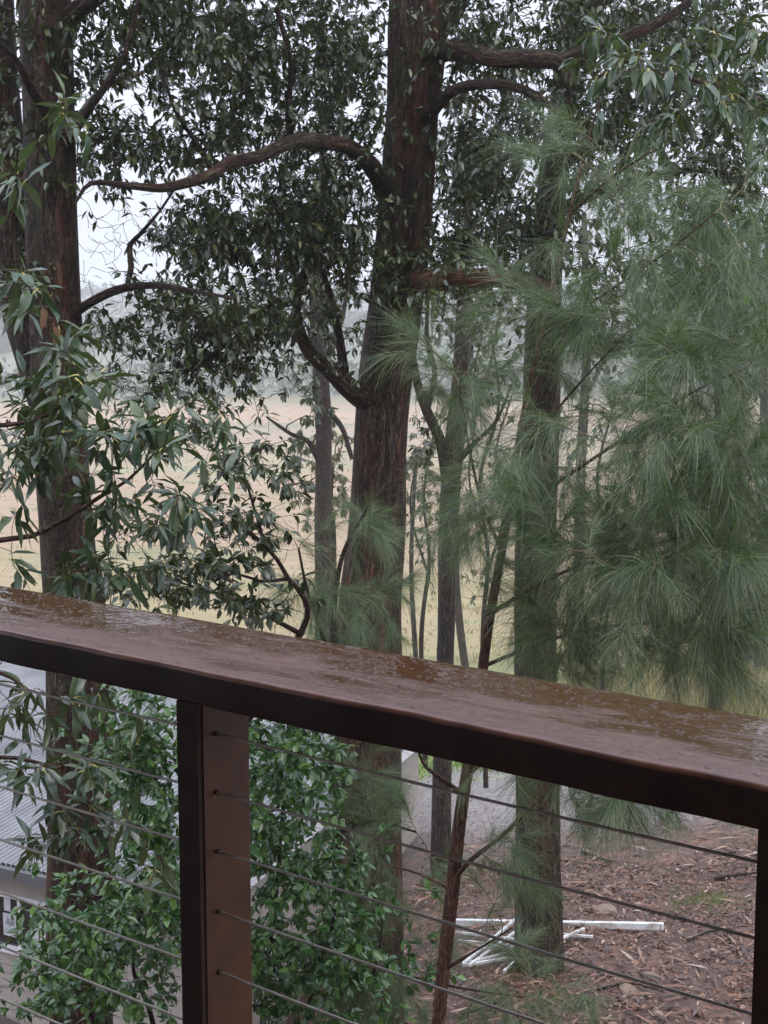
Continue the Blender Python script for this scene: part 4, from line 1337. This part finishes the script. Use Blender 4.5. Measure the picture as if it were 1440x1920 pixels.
M['stone'] = plain('brown_stone', (.2, .135, .09), .6, .3, 12, 0, .01)
for q, (x, y, r, lab) in enumerate(((1140, 1712, .16, 'flat pale stone on the litter behind the white beam'), (1222, 1832, .10, 'rounded brown stone in the litter right of the straight trunk'), (1180, 1858, .11, 'orange-brown stone half sunk in the wet litter'), (1284, 1684, .07, 'small grey-brown stone near the grassy bank'),
                                    (1310, 1755, .06, 'little reddish stone right of the beam end'))):
    p = on_ground(x, y)
    V, F = blob(p + np.array([0, 0, -r * .05]), r, q, .38)
    o = part('stone', V - p, F, M['stone'])
    o.location = p
    tag(o, lab, 'stone', 'stones in the leaf litter')
for q, (pts, w, lab) in enumerate((([(1340, 1652), (1380, 1646), (1425, 1640)], .02, 'dark fallen stick beside the right post'), ([(1090, 1600), (1120, 1612), (1150, 1620)], .018, 'pale fallen branch on the gravel behind the straight trunk'),
                                   ([(1120, 1862), (1180, 1850), (1235, 1862)], .012, 'thin brown stick lying low on the litter'), ([(1290, 1770), (1330, 1752), (1372, 1748)], .014, 'dark stick on the litter below the grassy bank'))):
    path = np.array([on_ground(x, y) + np.array([0, 0, .03]) for x, y in pts])
    p_, r_ = resample(path, np.full(len(path), w), .05)
    V, F, bk = tubes(p_[None], (r_ * np.linspace(1.2, .5, len(r_)))[None], 8)
    o = part('fallen_stick', V - path[0], F, M['bark_grey' if q == 1 else 'bark_twig'], bark=bk)
    o.location = path[0]
    tag(o, lab, 'stick', 'sticks on the ground')


def blades(pts, h, n_per, spread, wid):
    """grass blades as bent strips"""
    N = len(pts) * n_per
    c = np.repeat(pts, n_per, 0) + np.concatenate([rng.normal(size=(N, 2)) * spread, np.zeros((N, 1))], 1)
    az = rng.uniform(0, 6.28, N)
    lean = np.stack([np.cos(az), np.sin(az), np.zeros(N)], 1)
    hh = np.repeat(h, n_per) * rng.uniform(.5, 1.1, N)
    ww = np.repeat(wid, n_per)
    sd = np.stack([-np.sin(az + .6), np.cos(az + .6), np.zeros(N)], 1) * ww[:, None]
    up = np.array([0, 0, 1.0])
    m_ = c + up * (hh * .6)[:, None] + lean * (hh * .18)[:, None]
    t_ = c + up * (hh * .95)[:, None] + lean * (hh * .55)[:, None]
    V = np.stack([c - sd, c + sd, m_ - sd * .7, m_ + sd * .7, t_], 1).reshape(-1, 3)
    o = np.arange(N)[:, None] * 5
    return V, [(np.array([[0, 1, 3, 2]]) + o).reshape(-1, 4), (np.array([[2, 3, 4]]) + o).reshape(-1, 3)]


M['dry_grass'] = leaf_mat('dry_grass', (.3, .23, .13), (.38, .29, .18), (.34, .32, .15), .7, .3)
M['green_grass'] = leaf_mat('green_grass', (.09, .16, .03), (.13, .21, .04), (.2, .26, .07), .6, .35)
n = 4000
Yg = 45 * (260 / 45) ** rng.uniform(0, 1, n)
Xg = (rng.uniform(-150, 1590, n) - 720) / FPX * Yg
pts = np.stack([Xg, Yg, ground_z(Xg, Yg) - .03], 1)
V, F = blades(pts, rng.uniform(.1, .32, n), 7, .2, .012 + Yg * .00022)
part('paddock_grass', V, F, M['dry_grass'], kind='stuff')
n = 1500
Yg = rng.uniform(24.8, 34, n)
Xg = (rng.uniform(780, 1100, n) - 720) / FPX * Yg
V, F = blades(np.stack([Xg, Yg, ground_z(Xg, Yg) - .02], 1), rng.uniform(.06, .16, n), 7, .12, np.full(n, .008))
part('green_grass', V, F, M['green_grass'], kind='stuff')
n = 160
pp = np.array([on_ground(1330 + rng.normal() * 45, 1692 + rng.normal() * 10) for _ in range(n)])
V, F = blades(pp, rng.uniform(.02, .06, n), 8, .08, np.full(n, .004))
part('bank_grass', V, F, M['green_grass'], kind='stuff')
n = 420
pp = np.array([on_ground(rng.uniform(1080, 1480), rng.uniform(1270, 1350), 20, 90) for _ in range(n)])
V, F = blades(pp, rng.uniform(.4, .9, n), 16, .25, np.full(n, .012))
part('tall_dry_grass', V, F, M['dry_grass'], kind='stuff')

# ------------------------------------------------------------------ trees further down the slope
leaf_kind('far', .16, .3, [M['dry_leaf'], M['dry_leaf']])


def far_tree(name, label, x, Y, trunk_w, pts, regs, leaf, mat, bark, k=10, leaf_len=(.1, .2), group='trees down the slope'):
    p = at(x, 1200, Y)
    g0 = np.array([p[0], p[1], float(ground_z(p[0], p[1]))])
    r = thing(name, label, 'tree', tuple(g0), group)
    sk = Skeleton()
    first = pts[0]
    path, rad = poly(*[(a, b_, Y + dy, w) for a, b_, dy, w in first])
    path = np.concatenate([[g0 - np.array([0, 0, .3])], path])
    rad = np.concatenate([[rad[0] * 1.15], rad])
    trunk_part(r, (path, rad), bark, sk, step=.12, sides=18, amp=.06, seed=int(x))
    for q, l in enumerate(pts[1:]):
        pr = poly(*[(a, b_, Y + dy, w) for a, b_, dy, w in l])
        trunk_part(r, pr, bark, sk, 'branch', .12, 8, .05, q)
    tg = region_points([(cx, cy, rx, ry, n_, Y - d, Y + d) for cx, cy, rx, ry, n_, d in regs])
    pa, ra = sk.grow(tg, .003 + Y * .0001, .03, 5)
    twigs(r, pa, ra, bark, 3)
    b_, v_, n_, L_ = clusters(pa, k, .8, .6, *leaf_len)
    put_leaves(r, 'far', b_, v_, n_, L_, mat, 0, fol_name='crown')


M['gum_leaf'] = leaf_mat('gum_leaf', (.05, .065, .035), (.075, .09, .05), (.12, .13, .075), .45, .3)
M['mistletoe'] = leaf_mat('ochre_leaf', (.09, .085, .03), (.13, .12, .045), (.18, .16, .06), .5, .3)
far_tree('gum_tree', 'grey gum tree with hanging leaves and bare broken limb left of the big trunk', 605, 27, 30,
         [[(606, 1150, 0, 32), (606, 950, 0, 31), (607, 800, 0, 30), (600, 680, 0, 28), (592, 560, 0, 24), (600, 400, 0, 18), (610, 200, 0, 10)], [(604, 880, 0, 12), (580, 830, -.4, 10), (548, 815, -.7, 8), (525, 800, -.9, 7), (500, 782, -1.1, 4)], [(602, 760, 0, 14), (640, 800, .3, 10), (660, 860, .4, 9)],
          [(600, 700, 0, 14), (640, 600, .4, 10), (660, 480, .6, 6)], [(600, 620, 0, 10), (560, 560, -.4, 8), (540, 470, -.6, 5)]],
         [(580, 740, 50, 120, 40, 1.5), (640, 560, 80, 120, 50, 1.8), (560, 500, 70, 130, 40, 1.6), (610, 280, 130, 200, 90, 2), (550, 860, 30, 60, 12, 1)], 'far', M['gum_leaf'], M['bark_slim'], 10, (.12, .22))
far_tree('ochre_tree', 'small ochre-leaved tree in the gap left of the big trunk', 620, 30, 12, [[(625, 1050, 0, 12), (620, 950, 0, 9), (625, 860, 0, 5)]], [(620, 870, 50, 60, 50, .8), (600, 950, 60, 50, 40, .8), (650, 940, 30, 50, 16, .6)], 'far', M['mistletoe'], M['bark_slim'], 12, (.12, .2))
far_tree('ochre_tree', 'small ochre-leaved tree in the gap right of the big trunk', 790, 34, 12, [[(772, 1100, 0, 9), (775, 950, 0, 7), (782, 860, 0, 5)]], [(785, 860, 40, 40, 34, .7), (800, 940, 40, 50, 24, .7)], 'far', M['mistletoe'], M['bark_slim'], 12, (.12, .2))
far_tree('gum_tree', 'pale slender gum behind the slim forked tree', 880, 40, 14, [[(856, 1100, 0, 14), (858, 900, 0, 13), (880, 700, 0, 12), (880, 500, 0, 10), (870, 250, 0, 6)], [(884, 800, 0, 8), (920, 680, .5, 6), (940, 560, .8, 4)]], [(880, 600, 90, 130, 60, 2), (940, 450, 100, 140, 60, 2), (860, 250, 140, 200, 90, 2.5)], 'far', M['gum_leaf'], M['bark_slim'], 9, (.16, .28))
far_tree('gum_tree', 'hazy gum tree behind the straight dark trunk', 1090, 46, 20, [[(1085, 1150, 0, 22), (1088, 900, 0, 20), (1100, 650, 0, 16), (1095, 400, 0, 10)], [(1090, 760, 0, 10), (1140, 650, .6, 7), (1160, 520, 1, 4)]], [(1110, 620, 110, 110, 60, 2.5), (1090, 420, 130, 160, 90, 3), (1080, 850, 60, 60, 14, 1.5)], 'far', M['gum_leaf'], M['bark_slim'], 9, (.18, .32))
far_tree('gum_tree', 'dark-leaved tree far right behind the needle sprays', 1340, 24, 22, [[(1345, 1250, 0, 26), (1340, 1000, 0, 24), (1350, 800, 0, 20), (1340, 600, 0, 14), (1350, 350, 0, 8)], [(1340, 900, 0, 12), (1290, 830, -.4, 9), (1230, 800, -.7, 5)], [(1345, 870, 0, 12), (1400, 840, .4, 9), (1450, 860, .6, 6)]], [(1330, 870, 110, 80, 46, 1.6), (1250, 780, 80, 80, 24, 1.4), (1400, 700, 90, 120, 40, 1.6), (1330, 500, 140, 180, 90, 2), (1360, 200, 160, 200, 90, 2)], 'far', M['gum_leaf'], M['bark_dark'], 9, (.1, .19))
far_tree('gum_tree', 'grey-trunked gum at the far right edge above the tall dry grass', 1432, 32, 30, [[(1430, 1350, 0, 34), (1432, 1150, 0, 32), (1436, 900, 0, 28), (1440, 600, 0, 20), (1450, 300, 0, 10)]], [(1430, 600, 120, 160, 60, 2), (1400, 300, 160, 200, 70, 2), (1440, 900, 60, 90, 16, 1.5)], 'far', M['gum_leaf'], M['bark_grey'], 9, (.14, .24))
far_tree('gum_tree', 'leafy gum showing behind the upper left canopy', 120, 38, 24, [[(120, 1150, 0, 20), (110, 900, 0, 19), (100, 700, 0, 18), (85, 420, 0, 16), (160, 200, 0, 10), (300, 120, 0, 6)]], [(430, 160, 190, 200, 110, 3), (620, 60, 180, 180, 80, 3), (480, 420, 80, 70, 22, 2)], 'far', M['gum_leaf'], M['bark_slim'], 9, (.16, .28))
far_tree('scrub_tree', 'crooked many-stemmed scrub between the slim forked tree and the straight dark trunk', 915, 23, 9, [[(905, 1200, 0, 9), (915, 1050, 0, 8), (900, 900, 0, 7), (935, 760, 0, 5), (920, 620, 0, 4)], [(912, 1080, 0, 6), (945, 960, .2, 5), (930, 850, .3, 4), (960, 740, .4, 3)], [(905, 1000, 0, 5), (880, 900, -.2, 4), (890, 800, -.3, 3)]],
         [(920, 900, 60, 120, 40, 1.0), (930, 700, 70, 110, 40, 1.2), (900, 1080, 60, 70, 26, .8)], 'far', M['gum_leaf'], M['bark_twig'], 7, (.06, .12))
far_tree('scrub_tree', 'low olive scrub in the gap beside the big trunk, right of the ochre-leaved tree', 800, 26, 9, [[(790, 1200, 0, 9), (805, 1050, 0, 7), (795, 930, 0, 5), (815, 800, 0, 3)], [(800, 1070, 0, 5), (770, 960, .3, 4), (780, 860, .4, 3)]],
         [(795, 1000, 40, 100, 34, 1.0), (800, 780, 50, 120, 34, 1.2), (780, 650, 40, 70, 16, 1.0)], 'far', M['gum_leaf'], M['bark_twig'], 7, (.07, .13))
far_tree('scrub_tree', 'bushy dark scrub behind the needle sprays right of the straight trunk', 1140, 22, 9, [[(1130, 1250, 0, 9), (1145, 1050, 0, 7), (1120, 900, 0, 6), (1150, 760, 0, 4)], [(1140, 1080, 0, 5), (1190, 960, .3, 4), (1210, 850, .4, 3)]],
         [(1140, 950, 90, 130, 60, 1.2), (1220, 1050, 100, 100, 40, 1.2), (1120, 780, 80, 90, 30, 1.0)], 'far', M['gum_leaf'], M['bark_twig'], 8, (.07, .13))
# low pale stump and grey rubble by the dry grass at the right
p = on_ground(1292, 1318, 15, 80)
V, F = blob(p + np.array([0, 0, .15]), .34, 9, 1.1)
o = part('stone', V - p, F, M['stone'])
o.location = p
tag(o, 'pale block of stone in the tall dry grass above the rail', 'stone', 'stones in the leaf litter')
M['slate'] = plain('blue_grey_rock', (.16, .18, .2), .6, .3, 5, 0, .02)
p = on_ground(1420, 1255, 15, 80)
V, F = blob(p + np.array([0, 0, .3]), .75, 12, .5)
o = part('boulder', V - p, F, M['slate'])
o.location = p
tag(o, 'blue-grey boulder at the right edge below the needle sprays', 'boulder')

# ------------------------------------------------------------------ far edge of the paddock
M['far_leaf'] = leaf_mat('far_leaf', (.035, .055, .03), (.05, .075, .04), (.08, .1, .05), .6, .2)
n = 2000
Xf = rng.uniform(-190, 190, n)
Yf = rng.uniform(262, 320, n)
cl = np.repeat(np.stack([Xf, Yf, ground_z(Xf, Yf) + rng.uniform(.3, 1, n) * (3 + 4 * np.abs(wave_noise(Xf, Yf, .09, 21)))], 1), 6, 0) + rng.normal(size=(n * 6, 3)) * .9
V, F = stamp(MED['shrub'], cl, rand_unit(len(cl)), rand_unit(len(cl)), rng.uniform(1.0, 2.0, len(cl)))
part('treeline', V, F, M['far_leaf'], kind='stuff')

n = 3000
Yf = rng.uniform(380, 900, n)
Xf = rng.uniform(-.34, .34, n) * Yf
cl = np.repeat(np.stack([Xf, Yf, ground_z(Xf, Yf) + 2.5], 1), 3, 0) + rng.normal(size=(n * 3, 3)) * 2.2
V, F = stamp(MED['shrub'], cl, rand_unit(len(cl)), rand_unit(len(cl)), rng.uniform(3.5, 7.0, len(cl)))
part('hillside_woods', V, F, M['far_leaf'], kind='stuff')
